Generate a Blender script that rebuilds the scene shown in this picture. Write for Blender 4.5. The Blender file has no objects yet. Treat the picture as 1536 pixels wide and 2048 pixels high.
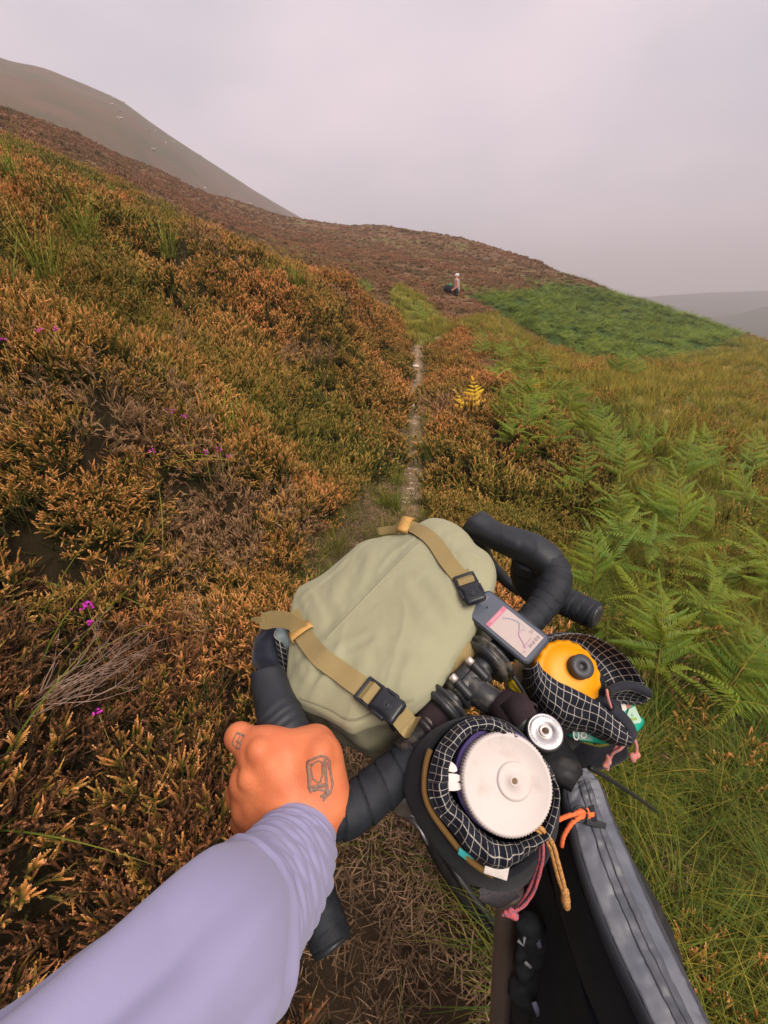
import bpy, bmesh, math, random
import numpy as np
from mathutils import Vector, Matrix, Euler, noise
from mathutils.bvhtree import BVHTree

random.seed(7)
RNG = np.random.default_rng(7)
SC = bpy.context.scene
COL = SC.collection

# ------------------------------------------------------------------ camera, sky, sun, exposure
F, PITCH, CAMZ = 870.0, math.radians(25.0), 1.55
CAM = Vector((0.0, 0.0, CAMZ))
CP, SP = math.cos(PITCH), math.sin(PITCH)
cam_data = bpy.data.cameras.new("camera")
cam = bpy.data.objects.new("camera", cam_data)
COL.objects.link(cam)
cam.location = CAM
cam.rotation_euler = (math.radians(90) - PITCH, 0, 0)
cam_data.sensor_fit = 'VERTICAL'
cam_data.sensor_height = 24.0
cam_data.lens = F / 2048.0 * 24.0
cam_data.clip_start = 0.02
cam_data.clip_end = 6000.0
SC.camera = cam

SUN_EL, SUN_AZ = math.radians(52), math.radians(150)     # azimuth counted clockwise from +Y
world = bpy.data.worlds.new("World")
SC.world = world
world.use_nodes = True
wn, wl = world.node_tree.nodes, world.node_tree.links
wn.clear()
w_out = wn.new('ShaderNodeOutputWorld')
w_bg = wn.new('ShaderNodeBackground'); w_bg.inputs['Strength'].default_value = 0.1
w_sky = wn.new('ShaderNodeTexSky'); w_sky.sky_type = 'NISHITA'; w_sky.sun_disc = False
w_sky.sun_elevation = SUN_EL; w_sky.sun_rotation = SUN_AZ
# an overcast deck: soft grey-pink cloud with faint billows over the clear sky
w_cl = wn.new('ShaderNodeBackground'); w_cl.inputs['Strength'].default_value = 0.555
w_tc = wn.new('ShaderNodeTexCoord')
w_map = wn.new('ShaderNodeMapping'); w_map.inputs['Scale'].default_value = (1.0, 1.0, 2.2)
w_nz = wn.new('ShaderNodeTexNoise'); w_nz.inputs['Scale'].default_value = 2.3
w_nz.inputs['Detail'].default_value = 4.0; w_nz.inputs['Roughness'].default_value = 0.45
w_rp = wn.new('ShaderNodeValToRGB')
w_rp.color_ramp.elements[0].position = 0.36; w_rp.color_ramp.elements[0].color = (0.50, 0.455, 0.505, 1)
w_rp.color_ramp.elements[1].position = 0.66; w_rp.color_ramp.elements[1].color = (0.72, 0.60, 0.63, 1)
w_mix = wn.new('ShaderNodeMixShader'); w_mix.inputs[0].default_value = 0.93
wl.new(w_tc.outputs['Generated'], w_map.inputs['Vector'])
wl.new(w_map.outputs['Vector'], w_nz.inputs['Vector'])
wl.new(w_nz.outputs['Fac'], w_rp.inputs['Fac'])
wl.new(w_rp.outputs['Color'], w_cl.inputs['Color'])
wl.new(w_sky.outputs['Color'], w_bg.inputs['Color'])
wl.new(w_bg.outputs[0], w_mix.inputs[1])
wl.new(w_cl.outputs[0], w_mix.inputs[2])
wl.new(w_mix.outputs[0], w_out.inputs['Surface'])

sun_d = bpy.data.lights.new("sun", 'SUN')
sun_d.energy = 1.5; sun_d.angle = math.radians(32); sun_d.color = (1.0, 0.90, 0.77)
sun = bpy.data.objects.new("sun", sun_d); COL.objects.link(sun)
sdir = Vector((math.sin(SUN_AZ) * math.cos(SUN_EL), math.cos(SUN_AZ) * math.cos(SUN_EL), math.sin(SUN_EL)))
sun.rotation_euler = sdir.to_track_quat('Z', 'Y').to_euler()
sun.location = (0, 0, 60)

SC.view_settings.view_transform = 'Standard'
try: SC.view_settings.look = 'None'
except Exception: pass
SC.view_settings.exposure = 1.52
SC.view_settings.gamma = 1.0
SC.view_settings.use_curve_mapping = False
SC.render.engine = 'CYCLES'
SC.cycles.max_bounces = 5
SC.cycles.diffuse_bounces = 2
SC.cycles.glossy_bounces = 2
SC.cycles.transmission_bounces = 3
SC.cycles.transparent_max_bounces = 6
SC.cycles.volume_bounces = 0

# ------------------------------------------------------------------ small geometry kit
def ray(px, py):
    u, v = (px - 768.0) / F, (1024.0 - py) / F
    return Vector((u, CP + v * SP, -SP + v * CP))
def P(px, py, d):                       # the point d metres in front of the lens plane, along that line of sight
    return CAM + ray(px, py) * d
def PY(px, py, Y):                      # the point Y metres ahead on the map
    r = ray(px, py); return CAM + r * (Y / r.y)
def PL(px, py, o, n, off=0.0):          # the point where the line of sight meets a plane
    r = ray(px, py); o2 = Vector(o) + Vector(n) * off
    return CAM + r * ((o2 - CAM).dot(n) / r.dot(n))
def pix(xyz):
    a = np.asarray(xyz, float) - np.array([0, 0, CAMZ])
    f = a[..., 1] * CP - a[..., 2] * SP
    u = a[..., 0]; v = a[..., 1] * SP + a[..., 2] * CP
    f = np.where(f < 0.05, 0.05, f)
    return 768 + F * u / f, 1024 - F * v / f, f
def camv(x, up, fwd):                   # camera-axes vector in world axes
    return Vector((x, fwd * CP + up * SP, -fwd * SP + up * CP))

def tag(o, label=None, cat=None, group=None, kind=None):
    if label: o['label'] = label
    if cat: o['category'] = cat
    if group: o['group'] = group
    if kind: o['kind'] = kind
    return o
def empty(name, loc, label, cat, group=None):
    o = bpy.data.objects.new(name, None); COL.objects.link(o)
    o.location = loc; o.empty_display_size = 0.05
    return tag(o, label, cat, group)
def root_loc(o):
    while o.parent: o = o.parent
    return Vector(o.location)
def mk(name, verts, faces, m, parent=None, smooth=True, uv=None, link=True):
    """one mesh object from world coordinates; children are kept in their root's axes"""
    off = root_loc(parent) if parent else Vector((0, 0, 0))
    va = np.array([tuple(v) for v in verts], float).reshape(-1, 3) - np.array(off)
    me = bpy.data.meshes.new(name)
    me.from_pydata(va.tolist(), [], [tuple(int(i) for i in f) for f in faces])
    if uv is not None:
        lay = me.uv_layers.new(name='UVMap')
        idx = np.empty(len(me.loops), np.int32); me.loops.foreach_get('vertex_index', idx)
        lay.data.foreach_set('uv', np.asarray(uv, float)[idx].ravel())
    if m is not None:
        me.materials.append(m)
    if smooth:
        me.polygons.foreach_set('use_smooth', [True] * len(me.polygons))
    me.update()
    o = bpy.data.objects.new(name, me)
    if link: COL.objects.link(o)
    if parent: o.parent = parent
    return o
def join(*geos):
    V, Fc = [], []
    for v, f in geos:
        b = len(V); V += [tuple(p) for p in v]; Fc += [tuple(i + b for i in q) for q in f]
    return V, Fc

def catmull(pts, n, closed=False):
    P_ = [np.array(p, float) for p in pts]; k = len(P_); out = []
    segs = k if closed else k - 1
    for i in range(n):
        t = i * segs / (n if closed else (n - 1)); s = min(int(t), segs - 1); t -= s
        if closed: a, b, c, d = (P_[(s + j) % k] for j in (-1, 0, 1, 2))
        else: a, b, c, d = P_[max(s - 1, 0)], P_[s], P_[min(s + 1, k - 1)], P_[min(s + 2, k - 1)]
        out.append(0.5 * ((2 * b) + (c - a) * t + (2 * a - 5 * b + 4 * c - d) * t * t + (3 * b - a - 3 * c + d) * t ** 3))
    return out
def frames(pts):
    pts = [Vector(p) for p in pts]; n = len(pts)
    T = [((pts[min(i + 1, n - 1)] - pts[max(i - 1, 0)]).normalized()) for i in range(n)]
    up = Vector((0, 0, 1)) if abs(T[0].z) < 0.9 else Vector((1, 0, 0))
    N = [(up - T[0] * up.dot(T[0])).normalized()]
    for i in range(1, n):
        v = N[-1] - T[i] * N[-1].dot(T[i]); N.append(v.normalized())
    return pts, T, N
def tube(pts, radii, sides=12, caps=True, mod=None, squash=None):
    """swept tube; radii a number or one per point; mod(s_metres, angle) adds to the radius. Returns v, f, uv(metres)"""
    pts, T, N = frames(pts); n = len(pts)
    if not hasattr(radii, '__len__'): radii = [radii] * n
    V, Fc, UV = [], [], []; s = 0.0
    for i in range(n):
        if i: s += (pts[i] - pts[i - 1]).length
        B = T[i].cross(N[i])
        for k in range(sides):
            a = 2 * math.pi * k / sides
            r = radii[i] + (mod(s, a) if mod else 0)
            V.append(pts[i] + N[i] * (math.cos(a) * r) + B * (math.sin(a) * r * (squash or 1.0)))
            UV.append((a * radii[i], s))
    for i in range(n - 1):
        for k in range(sides):
            k2 = (k + 1) % sides
            Fc.append((i * sides + k, i * sides + k2, (i + 1) * sides + k2, (i + 1) * sides + k))
    if caps:
        Fc.append(tuple(range(sides - 1, -1, -1))); Fc.append(tuple((n - 1) * sides + k for k in range(sides)))
    return V, Fc, UV
def axes_of(a):
    a = Vector(a).normalized(); t = Vector((1, 0, 0)) if abs(a.x) < 0.8 else Vector((0, 1, 0))
    x = (t - a * a.dot(t)).normalized(); return a, x, a.cross(x)
def lathe(o, axis, prof, n=40, mod=None):
    """prof: list of (radius, height). mod(angle, i) multiplies the radius"""
    a, x, y = axes_of(axis); o = Vector(o); V, Fc = [], []
    for i, (r, h) in enumerate(prof):
        for k in range(n):
            t = 2 * math.pi * k / n; rr = r * (mod(t, i) if mod else 1)
            V.append(o + a * h + x * (math.cos(t) * rr) + y * (math.sin(t) * rr))
    for i in range(len(prof) - 1):
        for k in range(n):
            k2 = (k + 1) % n
            Fc.append((i * n + k, i * n + k2, (i + 1) * n + k2, (i + 1) * n + k))
    Fc.append(tuple(range(n - 1, -1, -1))); Fc.append(tuple((len(prof) - 1) * n + k for k in range(n)))
    return V, Fc
def box(o, x, y, z, bev=0.0):
    """box centred on o with half-axis vectors x, y, z, edges chamfered by the fraction bev"""
    o, x, y, z = Vector(o), Vector(x), Vector(y), Vector(z)
    bm = bmesh.new(); bmesh.ops.create_cube(bm, size=2.0)
    if bev:
        bmesh.ops.scale(bm, vec=(x.length, y.length, z.length), verts=bm.verts)
        bmesh.ops.bevel(bm, geom=bm.edges[:], offset=bev, segments=2, affect='EDGES', profile=0.6)
        bmesh.ops.scale(bm, vec=(1 / x.length, 1 / y.length, 1 / z.length), verts=bm.verts)
    bm.verts.index_update()
    V = [o + x * v.co.x + y * v.co.y + z * v.co.z for v in bm.verts]
    Fc = [tuple(v.index for v in f.verts) for f in bm.faces]; bm.free()
    return V, Fc
def loft(loops, closed=True, cap0=False, cap1=False):
    n = len(loops[0]); V, Fc = [], []
    for L in loops: V += [Vector(p) for p in L]
    for i in range(len(loops) - 1):
        for k in range(n if closed else n - 1):
            k2 = (k + 1) % n
            Fc.append((i * n + k, i * n + k2, (i + 1) * n + k2, (i + 1) * n + k))
    if cap0: Fc.append(tuple(range(n - 1, -1, -1)))
    if cap1: Fc.append(tuple((len(loops) - 1) * n + k for k in range(n)))
    return V, Fc
def grid_uv(loops, closed=True):
    UV = []; acc = np.zeros(len(loops[0])); mid = loops[len(loops) // 2]
    arc = [0.0]
    for k in range(1, len(mid)): arc.append(arc[-1] + (Vector(mid[k]) - Vector(mid[k - 1])).length)
    for i, L in enumerate(loops):
        if i: acc = acc + np.array([(Vector(L[k]) - Vector(loops[i - 1][k])).length for k in range(len(L))]).mean()
        for k in range(len(L)): UV.append((arc[k], acc[k]))
    return UV
def ribbon(pts, sides_, width, thick, flare=None):
    """flat strap along pts, sides_ = the across-direction at each point"""
    pts, T, _ = frames(pts); V, Fc = [], []; n = len(pts)
    for i in range(n):
        w = Vector(sides_[i] if isinstance(sides_, list) else sides_); w = (w - T[i] * w.dot(T[i])).normalized()
        nn = T[i].cross(w); hw = width / 2 * (flare[i] if flare else 1)
        V += [pts[i] - w * hw - nn * thick / 2, pts[i] + w * hw - nn * thick / 2, pts[i] + w * hw + nn * thick / 2, pts[i] - w * hw + nn * thick / 2]
    for i in range(n - 1):
        for k in range(4):
            k2 = (k + 1) % 4; Fc.append((i * 4 + k, i * 4 + k2, i * 4 + 4 + k2, i * 4 + 4 + k))
    Fc += [(3, 2, 1, 0), tuple((n - 1) * 4 + k for k in range(4))]
    UV = []
    s = 0
    for i in range(n):
        if i: s += (pts[i] - pts[i - 1]).length
        UV += [(0, s), (width, s), (width, s), (0, s)]
    return V, Fc, UV
def patch(A, B, nu, nv, bulge, prof=None):
    A = catmull(A, nu); B = catmull(B, nu); bulge = np.array(bulge); rows = []
    for j in range(nv):
        v = j / (nv - 1); h = prof(v) if prof else math.sin(math.pi * v)
        rows.append([A[i] * (1 - v) + B[i] * v + bulge * h for i in range(nu)])
    return rows

# smooth-union field of tapered capsules, polygonised by surface nets
def sdf_caps(caps, h, k=0.012, pad=0.02):
    pts = np.array([c[0] for c in caps] + [c[1] for c in caps], float); rm = max(max(c[2], c[3]) for c in caps)
    lo = pts.min(0) - rm - pad; hi = pts.max(0) + rm + pad
    n = np.ceil((hi - lo) / h).astype(int) + 1
    g = np.stack(np.meshgrid(*[lo[i] + h * np.arange(n[i]) for i in range(3)], indexing='ij'), -1).astype(np.float32)
    D = None
    for c in caps:
        a, b, ra, rb = np.array(c[0], np.float32), np.array(c[1], np.float32), c[2], c[3]
        ab = b - a; t = np.clip(((g - a) @ ab) / max(float(ab @ ab), 1e-9), 0, 1)
        d = np.sqrt((((g - a) - t[..., None] * ab) ** 2).sum(-1)) - (ra + (rb - ra) * t)
        kk = c[4] if len(c) > 4 else k
        if D is None: D = d
        else:
            m = np.maximum(kk - np.abs(D - d), 0) / kk
            D = np.minimum(D, d) - m * m * kk * 0.25
    return D, lo
def surface_net(D, lo, h):
    S = D < 0; nx, ny, nz = D.shape
    acc = np.zeros((nx - 1, ny - 1, nz - 1, 3)); cnt = np.zeros((nx - 1, ny - 1, nz - 1))
    corner = [(i, j, k) for i in (0, 1) for j in (0, 1) for k in (0, 1)]
    def sl(c): return tuple(slice(c[a], (nx, ny, nz)[a] - 1 + c[a]) for a in range(3))
    for c in corner:
        for ax in range(3):
            if c[ax]: continue
            e = list(c); e[ax] = 1
            d0, d1 = D[sl(c)], D[sl(e)]; cr = (d0 < 0) != (d1 < 0)
            t = np.where(cr, d0 / np.where(cr, d0 - d1, 1), 0)
            for a in range(3): acc[..., a] += np.where(cr, (t if a == ax else c[a]), 0)
            cnt += cr
    ok = cnt > 0; idx = -np.ones(ok.shape, int); idx[ok] = np.arange(ok.sum())
    base = np.stack(np.nonzero(ok), -1)
    V = lo + h * (base + acc[ok] / cnt[ok][:, None])
    Fc = []
    for ax in range(3):
        b, c = [a for a in range(3) if a != ax]
        s0 = [slice(None)] * 3; s1 = [slice(None)] * 3; s0[ax] = slice(0, -1); s1[ax] = slice(1, None)
        cr = S[tuple(s0)] != S[tuple(s1)]; fl = S[tuple(s0)]
        q = np.stack(np.nonzero(cr), -1)
        q = q[(q[:, b] > 0) & (q[:, c] > 0) & (q[:, b] < D.shape[b] - 1) & (q[:, c] < D.shape[c] - 1)]
        def at(db, dc):
            r = q.copy(); r[:, b] -= db; r[:, c] -= dc; return idx[r[:, 0], r[:, 1], r[:, 2]]
        quad = np.stack([at(1, 1), at(0, 1), at(0, 0), at(1, 0)], -1)
        f = fl[q[:, 0], q[:, 1], q[:, 2]]
        flip = f if ax != 1 else ~f
        quad[~flip] = quad[~flip][:, ::-1]
        Fc.append(quad)
    return V, np.concatenate(Fc)
def relax(V, Fc, it=2, w=0.5):
    V = np.array(V, float); Fc = np.asarray(Fc)
    e = np.concatenate([Fc[:, [0, 1]], Fc[:, [1, 2]], Fc[:, [2, 3]], Fc[:, [3, 0]]])
    for _ in range(it):
        s = np.zeros_like(V); c = np.zeros(len(V))
        for a, b in ((0, 1), (1, 0)):
            np.add.at(s, e[:, a], V[e[:, b]]); np.add.at(c, e[:, a], 1)
        V = V * (1 - w) + w * s / np.maximum(c, 1)[:, None]
    return V
def text_geo(txt, o, x, y, size, thick=0.0003):
    """flat lettering: o = lower left corner, x / y = reading and upward directions"""
    cu = bpy.data.curves.new('lettering', 'FONT'); cu.body = txt; cu.size = size
    ob = bpy.data.objects.new('lettering', cu); COL.objects.link(ob)
    dg = bpy.context.evaluated_depsgraph_get(); me = bpy.data.meshes.new_from_object(ob.evaluated_get(dg))
    x = Vector(x).normalized(); y = Vector(y).normalized(); o = Vector(o)
    V = [o + x * v.co.x + y * v.co.y for v in me.vertices]; Fc = [tuple(p.vertices) for p in me.polygons]
    bpy.data.objects.remove(ob); bpy.data.curves.remove(cu); bpy.data.meshes.remove(me)
    return V, Fc

# ------------------------------------------------------------------ material kit
def nodes_of(m):
    m.use_nodes = True; return m.node_tree.nodes, m.node_tree.links
def mat(name, col, rough=0.7, spec=0.3, var=0.0, vscale=30.0, bump=0.0, bscale=200.0, col2=None, metal=0.0, sheen=0.0, lo=0.35, hi=0.65, coat=0.0):
    m = bpy.data.materials.new(name); N, L = nodes_of(m); b = N['Principled BSDF']
    b.inputs['Roughness'].default_value = rough; b.inputs['Specular IOR Level'].default_value = spec
    b.inputs['Metallic'].default_value = metal
    if sheen: b.inputs['Sheen Weight'].default_value = sheen
    if coat: b.inputs['Coat Weight'].default_value = coat
    b.inputs['Base Color'].default_value = (*col, 1)
    tc = N.new('ShaderNodeTexCoord')
    if var or col2:
        c2 = col2 or tuple(max(0, c * (1 - var)) for c in col); c1 = col if col2 else tuple(min(1, c * (1 + var)) for c in col)
        nz = N.new('ShaderNodeTexNoise'); nz.inputs['Scale'].default_value = vscale; nz.inputs['Detail'].default_value = 5
        rp = N.new('ShaderNodeValToRGB'); rp.color_ramp.elements[0].position = lo; rp.color_ramp.elements[1].position = hi
        rp.color_ramp.elements[0].color = (*c2, 1); rp.color_ramp.elements[1].color = (*c1, 1)
        L.new(tc.outputs['Object'], nz.inputs['Vector']); L.new(nz.outputs['Fac'], rp.inputs['Fac']); L.new(rp.outputs['Color'], b.inputs['Base Color'])
    if bump:
        n2 = N.new('ShaderNodeTexNoise'); n2.inputs['Scale'].default_value = bscale; n2.inputs['Detail'].default_value = 4
        bp = N.new('ShaderNodeBump'); bp.inputs['Strength'].default_value = bump; bp.inputs['Distance'].default_value = 0.002
        L.new(tc.outputs['Object'], n2.inputs['Vector']); L.new(n2.outputs['Fac'], bp.inputs['Height']); L.new(bp.outputs['Normal'], b.inputs['Normal'])
    return m
# ------------------------------------------------------------------ terrain
CTRL = [  # px, py, metres ahead, how far the plants stand above the soil there
 (0,205,40,.35),(150,260,48,.35),(300,328,60,.35),(450,395,76,.35),(600,447,90,.35),(720,455,86,.35),(850,470,80,.35),(960,490,72,.35),(1100,540,60,.35),(1200,572,52,.35),(1300,600,45,.4),(1400,630,40,.4),(1490,661,35,.3),
 (600,453,65,.35),(600,470,45,.35),(720,471,60,.35),(720,494,42,.35),(850,489,58,.35),(850,517,40,.35),(960,513,52,.35),(960,546,36,.35),(1100,562,44,.35),(1100,592,33,.35),(1200,600,38,.35),(1200,640,26,.35),(450,408,55,.35),(450,432,38,.35),(300,348,44,.35),(300,372,32,.35),(150,282,36,.35),(150,312,26,.35),(0,231,30,.35),(0,265,20,.35),(1300,630,33,.4),(1300,665,24,.4),(1400,652,32,.4),
 (300,400,24,.3),(500,470,30,.3),(700,525,27,.3),(100,300,22,.3),(800,560,27,.3),(910,592,25,.5),(1000,602,24,.4),(1100,640,21,.45),(1200,700,17,.35),(1400,692,21,.35),(1536,690,24,.2),
 (0,312,5,.3),(100,347,5.6,.3),(300,412,7,.3),(500,482,9,.3),(620,520,10.2,.3),(700,548,11,.3),
 (0,400,4.3,.3),(0,500,3.5,.3),(200,500,4.6,.3),(400,600,5,.3),(200,620,3.6,.3),(600,600,7,.3),(700,640,8,.3),(600,800,4.2,.25),(700,800,5.6,.25),(400,760,3.5,.25),
 (0,720,2.0,.3),(200,770,2.2,.3),(0,1000,1.5,.3),(300,1000,2.0,.3),(450,900,2.7,.28),(0,1300,1.0,.3),(300,1300,1.25,.28),(0,1700,.62,.25),(300,1650,.75,.2),(450,1250,1.5,.22),(600,1000,2.8,.18),(150,1950,.5,.15),
 (820,1000,3.6,.03),(835,900,5.0,.02),(830,800,7.5,.03),(835,700,12,.05),(800,640,16,.1),(790,585,20,.1),
 (760,900,4.7,.12),(770,760,8.2,.25),(770,640,11,.3),
 (900,900,4.9,.22),(960,980,3.6,.3),(950,800,7.2,.25),(960,700,11.5,.3),(1000,650,16,.3),
 (1100,900,4.6,.25),(1200,800,7.2,.15),(1300,850,6.4,.15),(1500,800,9.6,.15),(1500,720,17,.15),(1500,1000,4.4,.2),(1300,1050,3.5,.2),
 (1500,1300,2.0,.18),(1300,1300,2.0,.15),(1500,1600,1.05,.15),(1500,1900,.62,.12),(1300,1900,.6,.1),
]
XYZ = [tuple(PY(a, b, c) - Vector((0, 0, h))) for a, b, c, h in CTRL]
XYZ += [(-.1, 2.2, 0), (.35, 1.5, 0), (0, .9, 0), (0, 0, 0), (.6, .3, -.02), (-.3, .3, .02), (0, -1.5, 0), (-1.2, -.8, .5), (-2.5, -1, 1.5), (-3, 1, 1.75), (1.5, -1, -.25), (4, -1, -1.1), (3.5, 1, -.75), (8, 2, -1.7), (7, 5, -1.2), (12, 8, -1.6), (14, 14, -1.4),
        (22, 12, -3), (-6, 2, 3.6), (-8, 7, 4.4), (-14, 14, 7.2), (-26, 26, 12), (-40, 45, 19), (-6, 9.5, 3.2), (-4.5, 8.5, 2.5), (-2.4, 11.5, 2.05), (-.6, 13.5, 1.75), (-4, 14, 3.0), (-9, 18, 5.5), (40, 30, -4), (45, 50, -9), (32, 42, -1.2), (30, 60, -1), (24, 75, 3), (10, 100, 9.0), (-14, 112, 11),
        (-40, 90, 13.5), (-60, 70, 20), (-50, 110, 10), (0, 130, 3), (40, 100, -8), (70, 80, -16), (80, 130, -25), (-60, 130, 6)]
XYZ = np.array(XYZ, float)
def uvt(x, y): return np.stack([np.asarray(x) / (np.asarray(y) + 4.0), 0.55 * np.log(np.maximum(np.asarray(y) + 4.0, .3))], -1)
CU = uvt(XYZ[:, 0], XYZ[:, 1])
ZS = np.sign(XYZ[:, 2]) * np.log1p(np.abs(XYZ[:, 2]))            # compress heights: same weight near and far
def kern(r): return np.sqrt(r * r + 0.018 ** 2)
A_ = kern(np.linalg.norm(CU[:, None] - CU[None], axis=-1))
n_ = len(CU); Q_ = np.c_[np.ones(n_), CU]
SYS = np.block([[A_ - np.eye(n_) * 0.0015, Q_], [Q_.T, np.zeros((3, 3))]])
SOL = np.linalg.solve(SYS, np.r_[ZS, 0, 0, 0])
def height(x, y):
    x = np.asarray(x, float); y = np.asarray(y, float); sh = x.shape
    q = uvt(x.ravel(), y.ravel()); out = np.empty(len(q))
    for s in range(0, len(q), 40000):
        b = q[s:s + 40000]
        out[s:s + 40000] = kern(np.linalg.norm(b[:, None] - CU[None], axis=-1)) @ SOL[:n_] + SOL[n_] + b @ SOL[n_ + 1:]
    z = np.sign(out) * np.expm1(np.abs(out))
    return z.reshape(sh)
def fbm(x, y, scale, oct=4, seed=0.0):
    """cheap smooth value noise on arrays, -1..1"""
    tot = np.zeros(np.shape(x)); amp = 1.0; norm = 0
    for o in range(oct):
        fx, fy = np.asarray(x) / scale + 17.3 * o + seed, np.asarray(y) / scale - 9.1 * o + seed * 1.7
        ix, iy = np.floor(fx), np.floor(fy); tx, ty = fx - ix, fy - iy
        tx = tx * tx * (3 - 2 * tx); ty = ty * ty * (3 - 2 * ty)
        def hsh(a, b):
            s = np.sin(a * 127.1 + b * 311.7) * 43758.5453; return (s - np.floor(s)) * 2 - 1
        v = (hsh(ix, iy) * (1 - tx) + hsh(ix + 1, iy) * tx) * (1 - ty) + (hsh(ix, iy + 1) * (1 - tx) + hsh(ix + 1, iy + 1) * tx) * ty
        tot += v * amp; norm += amp; amp *= .5; scale *= .5
    return tot / norm
def in_poly(px, py, poly):
    px = np.asarray(px); py = np.asarray(py); ins = np.zeros(px.shape, bool); n = len(poly)
    for i in range(n):
        (x1, y1), (x2, y2) = poly[i], poly[(i + 1) % n]
        c = ((y1 > py) != (y2 > py)) & (px < (x2 - x1) * (py - y1) / ((y2 - y1) if y2 != y1 else 1e-9) + x1)
        ins ^= c
    return ins
# what grows where, as outlines on the ground
PATH_PX = [(826,690),(844,690),(842,760),(842,850),(846,900),(840,960),(838,1020),(820,1050),(800,1050),(800,1010),(808,950),(818,880),(820,800),(824,750)]
LITTER_PX = [(560,1480),(700,1420),(1000,1500),(1050,2100),(1050,2600),(350,2600),(500,2048),(620,1750)]
BRACKEN_PX = [(930,588),(1010,590),(1110,566),(1180,572),(1310,603),(1420,640),(1500,664),(1440,690),(1370,708),(1230,728),(1150,716),(1090,682),(1030,650),(985,620)]
GREENPATH_PX = [(772,575),(800,570),(850,600),(900,650),(905,690),(850,700),(815,690),(795,650)]
GRASS_PX = [(905,650),(985,625),(1040,660),(1090,690),(1150,722),(1230,735),(1400,712),(1520,670),(2600,640),(3500,2600),(1000,3200),(1000,2048),(1050,1600),(1080,1250),(1200,1060),(1230,980),(1110,860),(1010,770),(960,700)]

ROWS = 420; COLS = 300
rho = np.linspace(math.log(1.6), math.log(150.0), ROWS)
yy = np.exp(rho) - 4.0
th = np.linspace(-1.45, 1.45, COLS)
TY, TH = np.meshgrid(yy, th, indexing='ij')
TX = TH * (TY + 4.0)
TZ = height(TX, TY)
TZ += fbm(TX, TY, 1.1, 3) * 0.03 * np.clip((TY + 2) / 6, .3, 1.2) + fbm(TX, TY, 6, 3, 5.) * np.clip(TY / 160, 0, .35)
CLEAR_PX = [(812,690),(858,690),(858,800),(862,900),(866,980),(880,1060),(860,1250),(560,1250),(590,1110),(690,1000),(785,920),(808,800)]
gv = np.stack([TX, TY, TZ], -1).reshape(-1, 3)
_a, _b, _d = pix(gv)
_fr = (gv[:, 1] * CP - (gv[:, 2] - CAMZ) * SP) > .1
_he = ~((in_poly(_a, _b, GRASS_PX) | in_poly(_a, _b, CLEAR_PX) | in_poly(_a, _b, LITTER_PX) | in_poly(_a, _b, GREENPATH_PX)) & _fr) & (gv[:, 0] < 3)
TZ += (_he * np.clip(1.15 - _d / 16, 0, 1)).reshape(TZ.shape) * .34 * fbm(TX, TY, 1.05, 2, 4.4)      # heather grows on hummocks
gv = np.stack([TX, TY, TZ], -1).reshape(-1, 3)
ii, jj = np.meshgrid(np.arange(ROWS - 1), np.arange(COLS - 1), indexing='ij')
a = (ii * COLS + jj).ravel()
gf = np.stack([a, a + 1, a + COLS + 1, a + COLS], -1)
def ground_z(x, y):
    """height of the terrain mesh itself at x, y"""
    x = np.asarray(x, float); y = np.asarray(y, float)
    r = (np.log(np.maximum(y + 4, 1.61)) - rho[0]) / (rho[1] - rho[0]); c = (x / (y + 4) - th[0]) / (th[1] - th[0])
    r = np.clip(r, 0, ROWS - 1.001); c = np.clip(c, 0, COLS - 1.001)
    i, j = r.astype(int), c.astype(int); fr, fc = r - i, c - j
    return (TZ[i, j] * (1 - fc) + TZ[i, j + 1] * fc) * (1 - fr) + (TZ[i + 1, j] * (1 - fc) + TZ[i + 1, j + 1] * fc) * fr
def gp(px, py, lift=0.0, far=120.0):
    """where the line of sight through that picture point first meets the terrain"""
    r = ray(px, py); t = 0.25
    while t < far:
        q = CAM + r * t
        if q.z - lift < float(ground_z(q.x, q.y)): break
        t += 0.01 + t * 0.004
    return Vector((q.x, q.y, float(ground_z(q.x, q.y))))

# soil / turf colours by zone, held as real colours of the ground on the mesh
gpx, gpy, gd = pix(gv)
front = (gv[:, 1] * CP - (gv[:, 2] - CAMZ) * SP) > 0.1
_w = fbm(gv[:, 0], gv[:, 1], .35, 3, 3.1) * 8
z_path = in_poly(gpx + _w, gpy, PATH_PX) & front
z_lit = in_poly(gpx, gpy, LITTER_PX) & front & (gd < 3)
z_br = in_poly(gpx, gpy, BRACKEN_PX) & front & (gd > 8)
z_gp = in_poly(gpx, gpy, GREENPATH_PX) & front
z_gr = in_poly(gpx, gpy, GRASS_PX) & front | (~front & (gv[:, 0] > .3))
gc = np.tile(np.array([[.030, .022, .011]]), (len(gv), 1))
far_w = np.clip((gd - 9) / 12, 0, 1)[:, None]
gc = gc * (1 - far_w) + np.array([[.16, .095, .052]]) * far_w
nz1 = fbm(gv[:, 0], gv[:, 1], 7, 4, 2.); nz2 = fbm(gv[:, 0], gv[:, 1], .25, 3, 8.)
def blend(mask, c, w=1.0):
    global gc
    k = (mask * w)[:, None]; gc = gc * (1 - k) + np.array([c]) * k
gfar = (gd > 14) & ~z_br
blend(gfar & (nz1 > .18), (.15, .125, .045), .7)
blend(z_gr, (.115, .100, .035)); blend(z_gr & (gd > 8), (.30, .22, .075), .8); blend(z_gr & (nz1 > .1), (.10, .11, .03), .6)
blend(z_gp, (.20, .20, .04)); blend(z_br, (.04, .075, .018)); blend(in_poly(gpx, gpy, CLEAR_PX) & front, (.085, .065, .030)); blend(z_lit, (.075, .05, .03)); blend(z_path, (.30, .21, .14), .9)
gc *= (1 + .25 * nz2[:, None])
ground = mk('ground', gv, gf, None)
tag(ground, kind='structure')
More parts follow.
